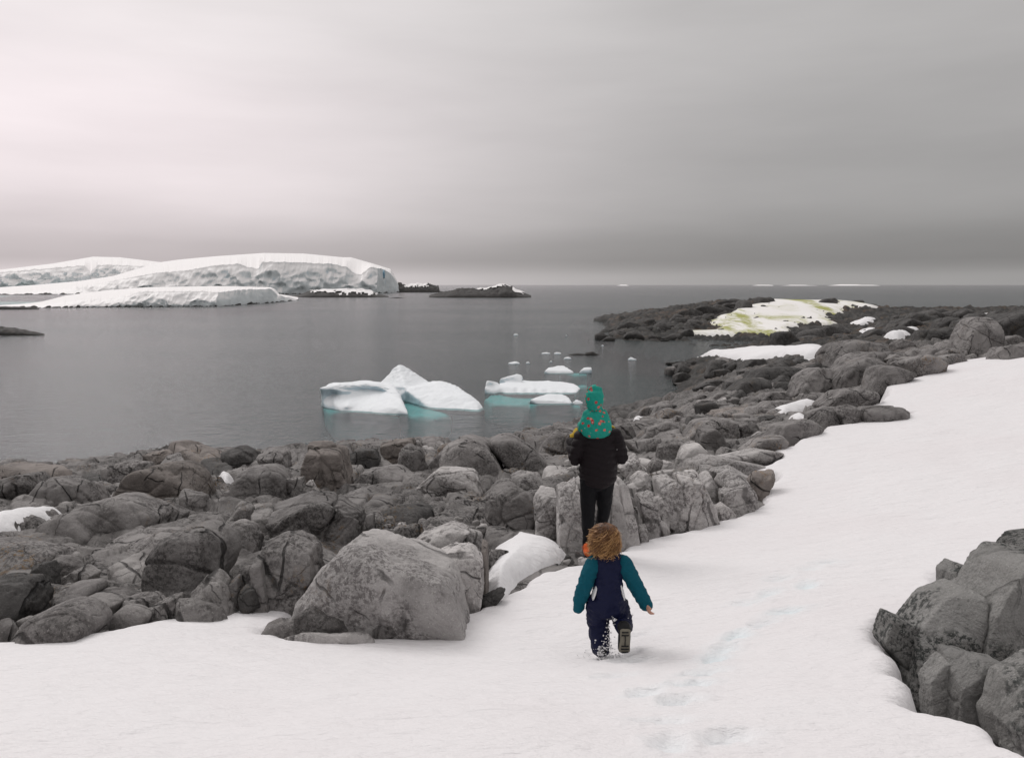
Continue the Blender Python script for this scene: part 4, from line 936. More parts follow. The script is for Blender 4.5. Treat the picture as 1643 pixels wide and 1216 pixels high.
islet('small dark double skerry awash beyond the floating ice', [(912, 570), (925, 567.5), (938, 568.5), (940, 566), (950, 565), (962, 570)], 570, 9.4, depth=.22, rough=.4, nc=60)
islet('thin rock shoal beneath the glacier\'s right end', [(624, 478.4), (640, 477), (654, 478.4)], 478.5, 3.4, depth=.1, rough=.3, nc=40)

# ------------------------------------------------------------------ icebergs and drifting ice
def sea(px, py, z=0.0):
    P = at(px, py, sea_y(py)); P[2] = z; return P
def berg(label, hulls, voxel, seed, dents=(), rough=.05, name='iceberg', cat='iceberg', smooth=5, shelf=None, mat=None, fine=1.0):
    parts = [hull3(h) for h in hulls]; V, F = solid(parts, voxel, smooth)
    c = V.mean(0); size = np.ptp(V[:, 0])
    N_ = vnormals(V, F); Q = V / size
    d = fbm(Q * 5 + seed, 4, .55) * rough * size * .35 + (fbm(Q * 11 + seed, 3, .5, True) - .3) * rough * size * .10 * fine
    pk = np.clip((V[:, 2] - .55 * V[:, 2].max()) / (.3 * V[:, 2].max()), 0, 1); d = d + pk * fbm(Q * 26 + seed, 3, .6, True) * .012 * size * fine
    V = V + N_ * d[:, None]
    pxs = CX + FPX * (V[:, 0]) / ((V - EYE) @ FWD); pys = CY - FPX * ((V - EYE) @ UP) / ((V - EYE) @ FWD)
    yc = V[:, 1].min() + .45 * np.ptp(V[:, 1])
    for (a, b, sx, sy, dep) in dents:
        g = np.exp(-((pxs - a) / sx) ** 2 - ((pys - b) / sy) ** 2) * np.clip((yc - V[:, 1]) / 2.5 + .5, 0, 1); V[:, 1] += dep * g
    V[:, 2] = np.maximum(V[:, 2], -.10)
    root = tag(empty(name, Vector((c[0], c[1], 0))), label, cat)
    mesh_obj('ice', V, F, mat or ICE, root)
    for sh in shelf or []:
        top, depth = sh; P = [EYE + ray(a, b) * (-(10.0 + depth) / ray(a, b)[2]) for a, b in top]; cc = np.mean(P, 0)
        Vs, Fs = hull3(P + [p * .92 + cc * .08 - np.array([0, 0, 2.2]) for p in P])
        Vs, Fs = solid([(Vs, Fs)], .35, 6); Vs[:, 2] += fbm(Vs * .6, 2) * .12
        mesh_obj('submerged_ice', Vs, Fs, ICE_SUB, root)
    return root
y1 = sea_y(652)
A_ = [sea(515, 648, -1), sea(524, 654, -1), sea(566, 661.5, -1), sea(656, 665, -1), sea(655, 664.5, .1), sea(516, 648, .1), at(513, 623, y1 - .5), at(533, 616, y1 + 2), at(575, 613, y1 + 5), at(620, 612, y1 + 6), at(632, 618, y1 + 3), at(634, 627, y1 + .5), at(638, 638, y1 - 1.2), at(649, 654, y1 - 2.2), at(585, 617, y1 + 1), at(545, 619, y1 + .2)]
B_ = [sea(600, 634, -1), sea(695, 634, -1), at(608, 617, y1 + 7), at(628, 597, y1 + 8), at(640, 588, y1 + 8.5), at(646, 588.5, y1 + 8.5), at(668, 601, y1 + 8), at(686, 611, y1 + 7), at(690, 620, y1 + 6), at(650, 622, y1 + 4), at(640, 592, y1 + 11), at(680, 612, y1 + 10)]
C_ = [sea(650, 643, -1), sea(676, 645, -1), sea(722, 661.5, -1), sea(745, 665, -1), sea(774, 664.5, -1), sea(777, 660, -1), at(777, 658, y1 - .8), at(771, 646, y1 + .5), at(758, 636, y1 + 2), at(735, 620, y1 + 4.5), at(712, 611, y1 + 6), at(697, 611, y1 + 6.5), at(686, 616, y1 + 5.5), at(650, 626, y1 + 3), at(766, 651, y1 - 1.2)]
D_h = [sea(606, 640, -1), sea(690, 646, -1), at(612, 617, y1 + 6.5), at(640, 620, y1 + 5), at(690, 613, y1 + 6.5), at(660, 624, y1 + 3.5), at(700, 630, y1 + 4), sea(610, 630, -1), sea(720, 630, -1)]
berg('biggest white iceberg, a hollow faced wedge, a ragged peak and a long slope', [A_, B_, C_, D_h], .095, 2.0, [(585, 637, 45, 14, 3.0), (528, 636, 10, 9, 1.0), (557, 651, 8, 5, -.5)], .045, smooth=3,
     shelf=[([(640, 640), (690, 646), (728, 664), (700, 668.5), (655, 668), (640, 660)], .18), ([(516, 650), (566, 664), (650, 668), (600, 676), (530, 668)], .9)])
y2 = sea_y(630)
berg('flat grooved iceberg with a small knob on its left', [[sea(779, 629, -1), sea(800, 631, -1), sea(784, 631, -1), at(777, 622, y2), at(781, 610, y2 + 1), at(786, 613, y2 + 1.5), at(800, 614, y2 + 2), at(805, 625, y2 + .5), at(790, 627, y2 - .3)],
    [sea(800, 630, -1), sea(826, 635, -1), sea(850, 636, -1), sea(928, 632, -1), sea(931, 626, -1), at(931, 622, y2 + 3), at(922, 615, y2 + 6), at(900, 611, y2 + 8), at(845, 610, y2 + 7), at(800, 614, y2 + 4), at(802, 620, y2 + 1), at(860, 632, y2 - .4), at(925, 629, y2)],
    [sea(802, 620, 0), at(800, 612, y2 + 5), at(803, 608, y2 + 5), at(824, 604, y2 + 5), at(829, 601, y2 + 5.5), at(836, 602, y2 + 5.5), at(840, 609, y2 + 5), at(838, 612, y2 + 4.5), at(830, 604, y2 + 7)]], .12, 5.5, [(790, 620, 8, 6, .4)] + [(830 + 16 * k_, 624 - k_, 4, 12, .35) for k_ in range(6)], .03, smooth=3,
     shelf=[([(774, 640), (790, 629), (840, 632), (880, 640), (840, 649), (790, 649)], .2), ([(920, 617), (942, 616), (944, 619), (925, 621)], .25)])
y3 = sea_y(648)
berg('small rounded iceberg touching the toddler\'s green coat', [[sea(846, 645, -1), sea(886, 649, -1), sea(915, 650, -1), sea(920, 643, -1), at(850, 641, y3 + .5), at(866, 637, y3 + 2), at(880, 631.5, y3 + 2.5), at(902, 632, y3 + 2.5), at(913, 638, y3 + 1.5), at(918, 645, y3 + .3)]], .10, 8.2, [], .05, shelf=[([(838, 647), (880, 646), (935, 649), (930, 652), (860, 652)], .35)])
berg('low white ice lump between that iceberg and the green coat', [[sea(916, 648, -1), sea(938, 650, -1), at(918, 644, y3), at(926, 640, y3 + .8), at(936, 644, y3 + .5)]], .09, 9.2, [], .05)
y4 = sea_y(599)
berg('small pale blue iceberg with a hummocked back beyond the flat one', [[sea(871, 598, -1), sea(898, 600, -1), sea(922, 599, -1), at(874, 594, y4 + .5), at(879, 590, y4 + 2), at(890, 588, y4 + 2.5), at(902, 585.5, y4 + 3), at(912, 590, y4 + 2), at(921, 596, y4 + .5)]], .14, 3.3, [], .06, shelf=[([(896, 599), (925, 598), (945, 599), (930, 602), (900, 602)], .3)])
berg('tilted grey blue ice block right of the hummocked one', [[sea(927, 599, -1), sea(948, 598, -1), at(929, 594, y4 + .3), at(938, 588, y4 + 1.2), at(950, 588, y4 + 1.5), at(950, 593, y4 + .5)]], .13, 6.3, [], .04)
def floe(label, px, py, w, h, seed):
    y = sea_y(py); m = y / FPX; r = np.random.default_rng(seed); C = sea(px, py); P = []
    for k in range(9):
        a = 6.283 * k / 9; P += [C + np.array([math.cos(a) * w * m * .5, math.sin(a) * w * m * .35 + w * m * .35, z]) for z in (-.3, .12 * h * m)]
    for k in range(4): P.append(C + np.array([r.uniform(-.32, .3) * w * m, w * m * .35, h * m * r.uniform(.6, 1.0)]))
    V, F = solid([hull3(P)], max(.04, w * m / 40), 3); V += vnormals(V, F) * (fbm(V / (w * m) * 4 + seed, 3) * .10 * h * m)[:, None] * 3; V[:, 2] = np.maximum(V[:, 2], -.05)
    tag(mesh_obj('ice_floe', V, F, ICE), label, 'ice floe', 'drifting ice')
for q in [('lone white floe far out above the flat iceberg', 828, 538, 8, 3), ('long thin floe left of the hummocked iceberg', 825, 584, 20, 4), ('small floe right of the long thin one', 847, 583, 7, 3), ('flat floe left of the dark double skerry', 876, 567.5, 15, 2.5),
          ('broken little floe nearest the left of the dark double skerry', 895, 568, 12, 3), ('oblong floe below the dark double skerry', 911, 576, 13, 4), ('tiny floe above the hummocked iceberg', 884, 581, 5, 2.5), ('pointed floe alone in the bay mouth', 1015, 577.5, 14, 5),
          ('tiny floe at the tip of the far rocky point', 967, 555, 4, 2), ('ice scrap stranded at the edge of the middle shore', 1093, 605, 7, 5), ('pair of ice crumbs just off the middle shore', 1097, 619, 12, 3), ('speck of ice near the far rocky point', 909, 539, 3, 2)]: floe(*q, int(q[1]))
def far_berg(label, px, w, h, seed):
    y = 9000.0; m = y / FPX; C = at(px, 457, y); C[2] = 0; k = 26; t = np.linspace(-1, 1, k); hh = (1 - t ** 4) * (.7 + .3 * np.sin(t * 5 + seed)) * h * m; rows = []
    for dy, f in ((0, 0), (40, .55), (120, .95), (500, 1), (800, 0)):
        rows.append(np.stack([C[0] + t * w * m / 2, np.full(k, y + dy), hh * f - (2 if f == 0 else 0)], 1))
    tag(mesh_obj('tabular_iceberg', np.concatenate(rows), grid_faces(5, k), SNOW_FAR), label, 'iceberg', 'icebergs on the horizon')
far_berg('tiny white iceberg on the horizon near the middle', 1006, 10, 1.4, 1); far_berg('thin white tabular iceberg on the horizon above the algae snowfield', 1297, 34, 1.1, 2); far_berg('longest tabular iceberg on the right of the horizon', 1387, 56, 2.0, 3); far_berg('speck of ice on the horizon left of the tabular icebergs', 1240, 6, 1.3, 4)

# ------------------------------------------------------------------ people
def tube(pts_, rad, n=16, side=(1, 0, 0)):
    """closed tapered tube; rad: one number or (across, deep) for each point"""
    P = np.array(pts_, float); R = [(r, r) if np.isscalar(r) else r for r in rad]; V = []; m = len(P)
    T = np.gradient(P, axis=0); T /= np.linalg.norm(T, axis=1, keepdims=True) + 1e-9
    def ring(c, t, a, b):
        s = np.array(side, float); s -= (s @ t) * t
        if np.linalg.norm(s) < .1: s = np.array([0, 1.0, 0]) - t[1] * t
        s /= np.linalg.norm(s); u = np.cross(t, s); th = np.linspace(0, 2 * math.pi, n, endpoint=False)
        return c + np.outer(np.cos(th) * a, s) + np.outer(np.sin(th) * b, u)
    rings = []
    for f in (.97, .8, .5): rings.append(ring(P[0] - T[0] * min(R[0]) * f, T[0], R[0][0] * math.sqrt(1 - f * f), R[0][1] * math.sqrt(1 - f * f)))
    for i in range(m): rings.append(ring(P[i], T[i], *R[i]))
    for f in (.5, .8, .97): rings.append(ring(P[-1] + T[-1] * min(R[-1]) * f, T[-1], R[-1][0] * math.sqrt(1 - f * f), R[-1][1] * math.sqrt(1 - f * f)))
    V = np.concatenate(rings); k = len(rings); F = []
    for i in range(k - 1):
        for j in range(n): F.append([i * n + j, i * n + (j + 1) % n, (i + 1) * n + (j + 1) % n, (i + 1) * n + j])
    F.append(list(range(n))[::-1]); F.append([(k - 1) * n + j for j in range(n)])
    return V, F
def ball(c, r):
    U, F = ico(3); return np.array(c) + U * np.array(r if not np.isscalar(r) else (r, r, r)), F.tolist()
def head_parts(c, r, fy=1.0):                     # skull, jaw, nose and ears; the face looks along +y
    c = np.array(c); return [ball(c + [0, -.03 * r, .12 * r], (r * .92, r * 1.05, r * 1.0)), ball(c + [0, .28 * r, -.45 * r], (r * .66, r * .68, r * .66)), ball(c + [0, 1.05 * r, -.12 * r], (r * .16, r * .22, r * .2)),
        ball(c + [-.93 * r, 0, -.1 * r], (r * .12, r * .2, r * .28)), ball(c + [.93 * r, 0, -.1 * r], (r * .12, r * .2, r * .28)), ball(c + [0, .88 * r, -.55 * r], (r * .3, r * .12, r * .08)), ball(c + [0, .8 * r, .22 * r], (r * .62, r * .2, r * .12))]
def hand_parts(w, d, up, s, curl=.6):             # palm, four unequal fingers, thumb leaving the side of the palm
    w, d, up = [np.array(v, float) for v in (w, d, up)]; d /= np.linalg.norm(d); lat = np.cross(d, up); lat /= np.linalg.norm(lat); up = np.cross(lat, d); r = []
    r.append(tube([w, w + d * s * .25, w + d * s * .5], [(s * .16, s * .11), (s * .24, s * .12), (s * .23, s * .10)], 12, lat))
    for k, (o, l) in enumerate(((-.17, .40), (-.06, .47), (.06, .44), (.17, .35))):
        b = w + d * s * .46 + lat * s * o; p1 = b + d * s * l * .42 - up * s * .05 * curl; p2 = p1 + (d * .6 - up * curl) * s * l * .36; p3 = p2 + (d * .1 - up * curl * 1.3) * s * l * .28
        r.append(tube([b, p1, p2, p3], [s * .062, s * .058, s * .052, s * .045], 8, lat))
    b = w + d * s * .14 - lat * s * .17; r.append(tube([b, b + (d * .6 - lat * .6) * s * .22, b + (d * 1.2 - lat * .55 - up * .4) * s * .30], [s * .072, s * .064, s * .052], 8, lat))
    return r
def skin_of(root, parts, voxel, name, mat, P0, smooth=3, disp=None):
    V, F = solid(parts, voxel, smooth)
    if disp is not None: V = V + vnormals(V, F) * disp(V)[:, None]
    return mesh_obj(name, V + P0, F, mat, root)
def wrinkles(a, s=22.0, seed=0.0, stretch=(1, 1, .55)):
    return lambda V: a * (fbm(V * s * np.array(stretch) + seed, 3, .5, True) - .3)
SKIN = plain('skin', (.50, .27, .20), .5, .1, 60)
def cloth(name, col, rough=.85, bs=220, bump=.35, var=.2): return plain(name, col, rough, bump, bs, .2, var)
PUFFER = cloth('dark_plum_nylon', (.0065, .0034, .0048), .62, 120, .3)
BLACK = cloth('black_trousers', (.004, .004, .0055), .8)
ORANGE = cloth('orange_shoe', (.68, .13, .035), .6); SOLE_B = cloth('black_rubber', (.012, .012, .013), .6)
YELLOW = cloth('yellow_glove', (.46, .31, .035), .75)
NAVY = cloth('navy_nylon', (.003, .005, .030), .6, 150, .3); TEAL = cloth('teal_fleece', (.004, .082, .118), .95, 400, .6); WHITE = cloth('white_panel', (.72, .71, .72), .7)
SOLE_G = cloth('grey_rubber_sole', (.17, .155, .125), .8, 60, .5)
def print_mat():
    m, nt, P = new_mat('green_printed_cloth'); n = NT(nt)
    co = n('ShaderNodeTexCoord').outputs['Object']
    v = n('ShaderNodeTexVoronoi', {'Vector': co, 'Scale': 19.0, 'Randomness': 1.0}); d, rc = v.outputs['Distance'], v.outputs['Color']
    s = n('ShaderNodeSeparateXYZ', {0: rc})
    pet = n('ShaderNodeMixRGB', {0: n.ramp(s.outputs[0], .5, .8), 1: (.42, .035, .04, 1), 2: (.58, .15, .11, 1)}).outputs[0]
    big = n.math('MULTIPLY', n.ramp(n.math('ADD', d, n.math('MULTIPLY', n.noise(co, 55, 2), .25)), .40, .47, 1, 0), n.ramp(s.outputs[1], .30, .36))
    c = n.mix(big, n.mix(n.noise(co, 40), (.006, .20, .155), (.010, .32, .25)), pet)
    c = n.mix(n.math('MULTIPLY', n.ramp(d, .12, .16, 1, 0), n.ramp(s.outputs[2], .4, .5)), c, (.62, .42, .36))
    v2 = n('ShaderNodeTexVoronoi', {'Vector': co, 'Scale': 38.0}); c = n.mix(n.math('MULTIPLY', n.ramp(v2.outputs['Distance'], .16, .2, 1, 0), n.ramp(n('ShaderNodeSeparateXYZ', {0: v2.outputs['Color']}).outputs[0], .72, .76)), c, (.03, .05, .05))
    n.link(c, P.inputs['Base Color']); P.inputs['Roughness'].default_value = .7; P.inputs['Specular IOR Level'].default_value = .25
    bn = n('ShaderNodeBump', {'Height': n.noise(co, 60, 4), 'Strength': .3, 'Distance': .01}); n.link(bn.outputs[0], P.inputs['Normal'])
    return m
PRINT = print_mat()
def hair_material():
    m, nt, P = new_mat('golden_brown_hair'); n = NT(nt)
    a = n('ShaderNodeAttribute', attribute_name='tone').outputs['Fac']
    r = n('ShaderNodeValToRGB', {0: a}); cr = r.color_ramp; cr.elements[0].color = (.030, .012, .005, 1); cr.elements[1].color = (.62, .36, .15, 1); e = cr.elements.new(.5); e.color = (.15, .060, .020, 1)
    n.link(r.outputs[0], P.inputs['Base Color']); P.inputs['Roughness'].default_value = .45
    return m
HAIR = hair_material()

def build_adult():
    P0 = at(958, 890, 9.0); root = tag(empty('person', Vector(P0)), 'person in a dark puffer jacket and black trousers seen from behind, carrying a toddler', 'person')
    hipL, knL, anL = (-.105, 0, .86), (-.105, .05, .48), (-.100, -.02, .09)
    hipR, knR, anR = (.085, 0, .86), (.085, .12, .50), (.045, .22, .10)
    shL, elL, wrL = (-.185, 0, 1.365), (-.265, -.04, 1.115), (-.285, .13, 1.30)
    shR, elR, wrR = (.185, 0, 1.365), (.255, -.03, 1.125), (.225, .17, 1.33)
    body = [tube([(0, 0, .86), (0, 0, 1.1), (0, 0, 1.33)], [(.15, .10), (.14, .10), (.16, .09)]), tube([(0, .01, 1.36), (-.01, .05, 1.5)], [.055, .05])] + head_parts((-.015, .09, 1.60), .098)
    body += [tube([a, b, c], r) for a, b, c, r in ((hipL, knL, anL, [.075, .05, .035]), (hipR, knR, anR, [.075, .05, .035]), (shL, elL, wrL, [.045, .04, .03]), (shR, elR, wrR, [.045, .04, .03]))]
    body += hand_parts(wrL, (.25, -.05, .9), (-1, .1, .2), .15) + hand_parts(wrR, (-.3, -.1, .9), (1, .2, 0), .15)
    skin_of(root, body, .012, 'body', SKIN, P0)
    jk = [tube([(0, 0, .905), (0, 0, .98), (0, 0, 1.1), (0, 0, 1.26), (0, 0, 1.36), (0, .01, 1.41)], [(.203, .145), (.208, .150), (.203, .150), (.205, .145), (.185, .125), (.10, .09)], 28),
          tube([(-.15, 0, 1.355), (.15, 0, 1.355)], [.078, .078], 16, (0, 1, 0))]
    for a, b, c in ((shL, elL, wrL), (shR, elR, wrR)):
        a, b, c = [np.array(v) for v in (a, b, c)]; jk.append(tube([a, a * .5 + b * .5, b, b * .45 + c * .55, c], [.078, .080, .074, .068, .054], 16))
    def quilt(V):
        z = V[:, 2] + .02 * np.sin(V[:, 0] * 9); return .015 * np.abs(np.sin(math.pi * z / .078)) ** .45 - .004 + .009 * fbm(V * 14, 3)
    skin_of(root, jk, .0095, 'jacket', PUFFER, P0, 2, quilt)
    tr = [tube([(-.0, 0, .95), (0, 0, .86)], [(.160, .115), (.168, .115)], 24)]
    for a, b, c in ((hipL, knL, anL), (hipR, knR, anR)):
        a, b, c = [np.array(v) for v in (a, b, c)]; tr.append(tube([a, a * .5 + b * .5, b, b * .5 + c * .5, c - [0, 0, .02]], [.098, .090, .076, .066, .062], 16))
    skin_of(root, tr, .012, 'trousers', BLACK, P0, 3, wrinkles(.012, 12, 3))
    for an, up in ((anL, 0), (anR, 1)):
        x, y, z = an; x -= .012 * (1 - up)
        sh = skin_of(root, [tube([(x, y - .05, .055), (x, y + .05, .06), (x - .005, y + .15, .045)], [(.048, .05), (.05, .055), (.046, .038)], 14), tube([(x, y - .02, .06), (x, y - .02, .12)], [.05, .048])], .008, 'shoe', ORANGE, P0 + np.array([0, 0, z - .09]))
        skin_of(sh, [tube([(x, y - .06, .008), (x, y + .05, .006), (x - .005, y + .17, .008)], [(.05, .018), (.052, .018), (.045, .018)], 14)], .008, 'shoe_sole', SOLE_B, P0 + np.array([0, 0, z - .09]))
    gl = hand_parts(np.array(wrL) - [.0, 0, .0], (.30, -.10, .9), (-1, -.2, .3), .185, .35) + [tube([np.array(wrL) - [0, .02, .035], np.array(wrL) + [.005, 0, .03]], [.046, .042])]
    skin_of(root, gl, .006, 'glove', YELLOW, P0, 2)
    gr = hand_parts(wrR, (-.3, -.1, .9), (1, .2, 0), .18, .4) + [tube([np.array(wrR) - [0, .02, .03], np.array(wrR) + [0, 0, .03]], [.044, .040])]
    skin_of(root, gr, .007, 'glove', YELLOW, P0, 2)
    mesh_obj('brand_patch', P0 + np.array([.197, -.085, 1.235]) + ico(2)[0] * np.array([.006, .004, .009]), ico(2)[1], WHITE, root)
    # the toddler on the shoulders
    t = tag(empty('person', Vector(P0 + np.array([-.04, -.06, 1.42]))), 'toddler in a green printed coat and hat riding on the adult\'s shoulders', 'person')
    Q = P0 + np.array([-.045, -.075, 0.0])
    legs = [((s * .085, .02, 1.47), (s * .125, .19, 1.47), (s * .135, .215, 1.22)) for s in (-1, 1)]; arms = [((s * .085, 0, 1.625), (s * .115, .03, 1.54), (s * .07, .13, 1.56)) for s in (-1, 1)]
    tb = [tube([(0, 0, 1.47), (0, 0, 1.62)], [(.09, .07), (.09, .065)]), tube([(0, 0, 1.64), (-.01, .01, 1.72)], [.035, .035])] + head_parts((-.012, .02, 1.80), .088)
    tb += [tube(l, [.05, .042, .03]) for l in legs] + [tube(a, [.032, .03, .024]) for a in arms] + hand_parts(arms[0][2], (.5, .8, .1), (0, 0, 1), .085) + hand_parts(arms[1][2], (-.5, .8, .1), (0, 0, 1), .085)
    skin_of(t, tb, .010, 'body', SKIN, Q)
    coat = [tube([(.01, 0, 1.45), (.01, 0, 1.50), (.005, 0, 1.58), (0, 0, 1.635), (0, .0, 1.665)], [(.172, .105), (.168, .11), (.146, .10), (.128, .085), (.085, .06)], 24)]
    coat += [tube([a[0], a[1], a[2]], [.05, .052, .042], 14) for a in arms]; coat.append(tube([(-.075, 0, 1.60), (-.135, -.01, 1.51), (-.15, .03, 1.46)], [.05, .048, .04], 14)); coat.append(tube([(-.055, -.01, 1.655), (.04, -.01, 1.655)], [.04, .04], 14, (0, 1, 0)))
    skin_of(t, coat, .009, 'coat', PRINT, Q, 2, wrinkles(.011, 13, 8))
    hat = [tube([(-.012, .0, 1.735), (-.012, .0, 1.775), (-.012, 0, 1.83), (-.012, 0, 1.875), (-.012, 0, 1.888)], [(.092, .10), (.102, .108), (.102, .105), (.088, .09), (.062, .065)], 20), ball((-.072, 0, 1.893), (.024, .022, .028)), ball((.050, 0, 1.893), (.024, .022, .028))]
    skin_of(t, hat, .008, 'hat', PRINT, Q, 2, wrinkles(.008, 16, 4))
    for s, l in zip((-1, 1), legs):
        skin_of(t, [tube(l, [.064, .058, .046], 14)], .010, 'trouser_leg', PRINT, Q, 2, wrinkles(.006, 18, s))
        x, y, z = l[2]; skin_of(t, [tube([(x, y - .01, z), (x, y, z - .06), (x, y + .06, z - .08)], [.048, .046, .036], 12)], .009, 'boot', YELLOW, Q)
build_adult()

def build_runner():
    P0 = at(970, 1046, 5.8); root = tag(empty('person', Vector(P0)), 'small child with golden curls in navy overalls running down the snow, seen from behind', 'person')
    hipL, knL, anL = (-.055, 0, .37), (-.045, .04, .20), (-.030, -.01, .04)
    hipR, knR, anR = (.085, .02, .37), (.135, .07, .225), (.125, -.12, .245)
    shL, elL, wrL = (-.085, 0, .685), (-.155, -.01, .51), (-.190, .02, .37)
    shR, elR, wrR = (.125, 0, .685), (.215, -.01, .525), (.285, -.01, .395)
    hc = np.array((-.012, .01, .868))
    body = [tube([(.02, 0, .38), (.02, 0, .52), (.02, 0, .67)], [(.095, .07), (.085, .065), (.095, .06)]), tube([(.01, 0, .69), (-.005, .005, .80)], [.037, .035])] + head_parts(hc, .080)
    body += [tube(l, r) for l, r in (((hipL, knL, anL), [.05, .04, .03]), ((hipR, knR, anR), [.05, .04, .03]), ((shL, elL, wrL), [.032, .028, .022]), ((shR, elR, wrR), [.032, .028, .022]))]
    body += hand_parts(wrL, (-.1, 0, -1), (1, 0, 0), .095) + hand_parts(np.array(wrR) + [.012, -.03, -.015], (.30, -.55, -.75), (-1, -.2, .2), .10, .9)
    skin_of(root, body, .0085, 'body', SKIN, P0)
    sw = [tube([(.02, 0, .42), (.02, 0, .56), (.02, 0, .68), (.015, 0, .72)], [(.092, .070), (.088, .068), (.100, .062), (.06, .05)], 22), tube([(.008, 0, .71), (.0, 0, .772)], [.054, .050])]
    for a, b, c in ((shL, elL, wrL), (shR, elR, wrR)):
        a, b, c = [np.array(v) for v in (a, b, c)]; e = (c - b) / np.linalg.norm(c - b); sw.append(tube([a, a * .5 + b * .5, b, b * .5 + c * .5, c, c + e * .035], [.058, .056, .052, .049, .044, .040], 16))
    skin_of(root, sw, .007, 'fleece', TEAL, P0, 2, wrinkles(.017, 11, 2, (1, 1, 1.3)))
    ov = [tube([(.025, 0, .355), (.022, 0, .42), (.02, 0, .50), (.02, 0, .58), (.02, -.004, .66), (.02, -.006, .725)], [(.124, .10), (.120, .10), (.102, .094), (.096, .092), (.104, .086), (.096, .070)], 26)]
    for a, b, c, r in ((hipL, knL, anL, [.082, .080, .073, .068, .062]), (hipR, knR, anR, [.078, .076, .070, .060, .055])):
        a, b, c = [np.array(v) for v in (a, b, c)]; ov.append(tube([a, a * .5 + b * .5, b, b * .5 + c * .5, c], r, 18))
    skin_of(root, ov, .008, 'overalls', NAVY, P0, 2, wrinkles(.019, 11, 6, (1, 1, 1.5)))
    for s in (-1, 1):
        c = P0 + np.array([.02 + s * .100, -.005, .475]); U, F = ico(3); mesh_obj('side_panel', c + (U * np.array([.014, .066, .080])) @ np.array([[1, 0, 0], [0, 1, 0], [s * -.25, 0, 1]]), F, WHITE, root)
    skin_of(root, [tube([(-.03, -.04, .03), (-.03, .06, .03), (-.03, .10, .025)], [(.045, .04), (.045, .04), (.038, .03)], 14)], .008, 'boot', SOLE_B, P0)
    bt = skin_of(root, [tube([(.122, -.165, .27), (.122, -.16, .19), (.118, -.165, .105)], [(.042, .045), (.046, .04), (.044, .035)], 16), tube([(.124, -.10, .25), (.123, -.16, .25)], [.05, .05])], .007, 'boot', SOLE_B, P0)
    sole = [tube([(.122, -.205, .258), (.121, -.207, .19), (.116, -.205, .105)], [(.040, .014), (.037, .014), (.044, .014)], 18)]
    so = skin_of(bt, sole, .0055, 'boot_sole', SOLE_G, P0, 2)
    for z, w in [(.25, .024), (.228, .026), (.206, .02), (.17, .02), (.148, .026), (.126, .028), (.104, .024)]:
        mesh_obj('tread_bar', *_bar(P0 + np.array([.119, -.222, z]), w, .004, .0035), SOLE_B, so) if z not in (.206, .17) else mesh_obj('tread_bar', *_bar(P0 + np.array([.119, -.222, z]), .003, .004, .018), SOLE_B, so)
    # curls
    r = np.random.default_rng(3); V, F, tone = [], [], []
    U, Fi = ico(4); capc = hc + [0, -.008, .012]; k = U[:, 2] * .5 - U[:, 1] * .8 > -.42; cap = capc + U * np.array([.088, .094, .092]) * (1 + .06 * fbm(U * 4, 3))[:, None]
    keepf = k[Fi].all(1); u, inv = np.unique(Fi[keepf], return_inverse=True); V.append(cap[u]); F.append(inv.reshape(-1, 3)); tone.append(np.full(len(u), .12)); base = len(u)
    for i in range(1500):
        th = r.uniform(0, 2 * math.pi); el = r.uniform(.05, 1.45); L_ = r.uniform(.55, 1.0); n = 12; path = []; ph, am, fr = r.uniform(0, 6.3), r.uniform(.005, .019), r.uniform(6, 18); yaw = r.normal(0, .25)
        if math.sin(th) > .55 and el < .7: continue
        for j in range(n):
            s = j / (n - 1); e = el - s * L_ * 1.75; a = th + yaw * s
            if e > -.35: p = capc + np.array([math.cos(a) * math.cos(e) * .092, math.sin(a) * math.cos(e) * .097, math.sin(e) * .096])
            else: p = capc + np.array([math.cos(a) * (.090 + .014 * math.sin(i * 1.7)), math.sin(a) * .094, -.038 - (-.35 - e) * .12]); p[2] = max(p[2], hc[2] - .118 - .025 * math.sin(i))
            o = np.array([math.cos(a), math.sin(a), .2]) ; tq = np.array([-math.sin(a), math.cos(a), 0])
            path.append(p + (o * math.sin(ph + s * fr) + tq * math.cos(ph + s * fr)) * am * (.3 + s * 1.5) + o * .016 * s * s * (i % 4 == 0))
        path = np.array(path); w = r.uniform(.0016, .0042); v, q = _strand(path, w); V.append(v); F.append(np.array(q) + base); base += len(v)
        t0 = r.uniform(.10, .50) + .14 * math.cos(th) ** 2; tone.append(np.clip(t0 + np.repeat(np.linspace(-.15, .65, n), 4) * r.uniform(.3, 1.4), 0, 1))
    V = np.concatenate(V); T3 = F[0]; Q4 = np.concatenate(F[1:]); T3 = np.concatenate([T3, Q4[:, [0, 1, 2]], Q4[:, [0, 2, 3]]])
    o = mesh_obj('hair', V + P0, T3, HAIR, root); attr_float(o, 'tone', np.concatenate(tone))
    # snow clinging to the trouser legs
    sv, sf, b = [], [], 0; U1, F1 = ico(1)
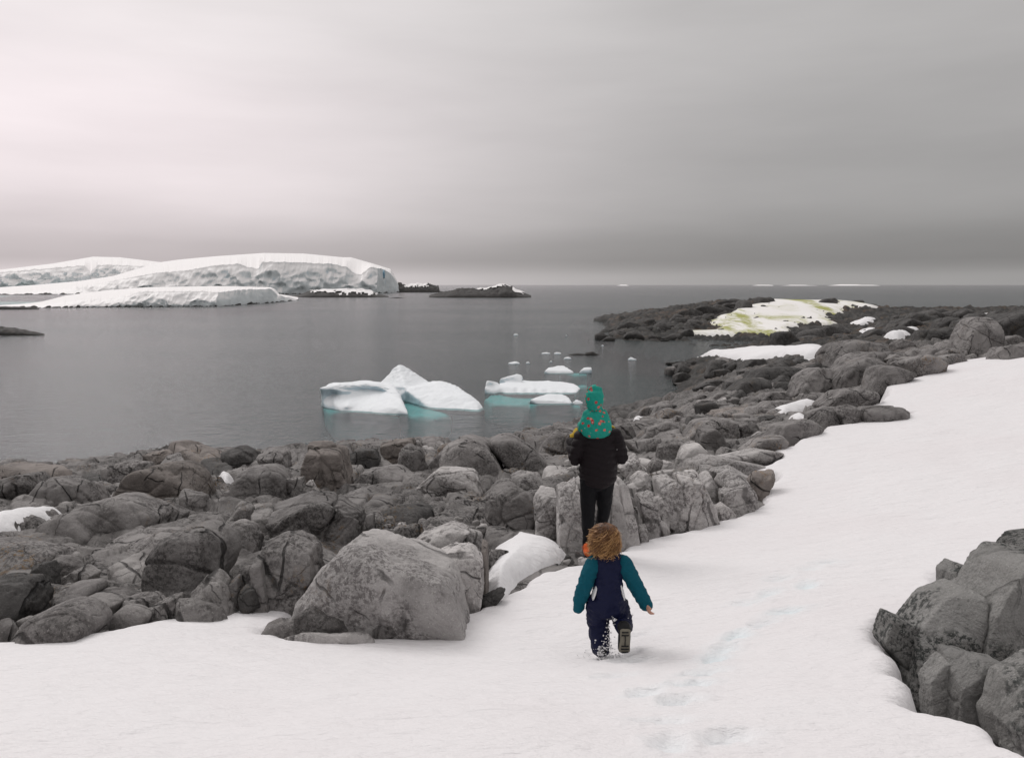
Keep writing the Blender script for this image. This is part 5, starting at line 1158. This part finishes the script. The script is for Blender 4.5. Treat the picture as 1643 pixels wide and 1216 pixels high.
    for i in range(150):
        if i < 95: c = np.array([r.normal(-.012, .032), -.088 + r.normal(0, .006), abs(r.normal(.06, .055)) + .01]); c[1] += .3 * abs(c[0] + .03) ** 1.2
        elif i < 125: c = np.array([r.uniform(.03, .19), -.085, r.uniform(.25, .34)])
        else: c = np.array([r.uniform(.0, .04), -.06, r.uniform(.1, .3)])
        s = r.uniform(.002, .0065) * (2.0 if i % 11 == 0 else 1); sv.append(c + U1 * np.array([s * r.uniform(.7, 1.6), s * .6, s * r.uniform(.7, 1.5)])); sf.append(F1 + b); b += len(U1)
    tag(mesh_obj('snow_crust', np.concatenate(sv) + P0, np.concatenate(sf), SNOW, root), kind='stuff')
    # crumbs of snow thrown up by the boots
    sv, sf, b = [], [], 0
    for i in range(120):
        a, d = r.uniform(0, 6.3), abs(r.normal(0, .12)) + .03; c = P0 + np.array([.05 + math.cos(a) * d * 1.3, math.sin(a) * d - .05, 0]); c[2] = snow_h(c[:1], c[1:2])[0] - .03 + r.uniform(0, .02); s = r.uniform(.003, .009)
        sv.append(c + U1 * s * r.uniform(.6, 1.2, 3)); sf.append(F1 + b); b += len(U1)
    tag(mesh_obj('snow_crumbs', np.concatenate(sv), np.concatenate(sf), SNOW), 'loose snow crumbs kicked up round the running child\'s boots', 'snow', kind='stuff')
def _bar(c, a, b, h):
    v = np.array([[x, y, z] for x in (-a, a) for y in (-b, b) for z in (-h, h)]); return c + v, np.array([[0, 1, 3, 2], [4, 6, 7, 5], [0, 4, 5, 1], [2, 3, 7, 6], [0, 2, 6, 4], [1, 5, 7, 3]])
def _strand(path, w):
    n = len(path); T = np.gradient(path, axis=0); T /= np.linalg.norm(T, axis=1, keepdims=True) + 1e-9; s = np.cross(T, [0.3, .2, .9]); s /= np.linalg.norm(s, axis=1, keepdims=True) + 1e-9; u = np.cross(T, s)
    f = np.linspace(1, .35, n)[:, None] * w; V = np.stack([path + s * f, path + u * f, path - s * f, path - u * f], 1).reshape(-1, 3)
    return V, [[i * 4 + j, i * 4 + (j + 1) % 4, i * 4 + 4 + (j + 1) % 4, i * 4 + 4 + j] for i in range(n - 1) for j in range(4)]
build_runner()
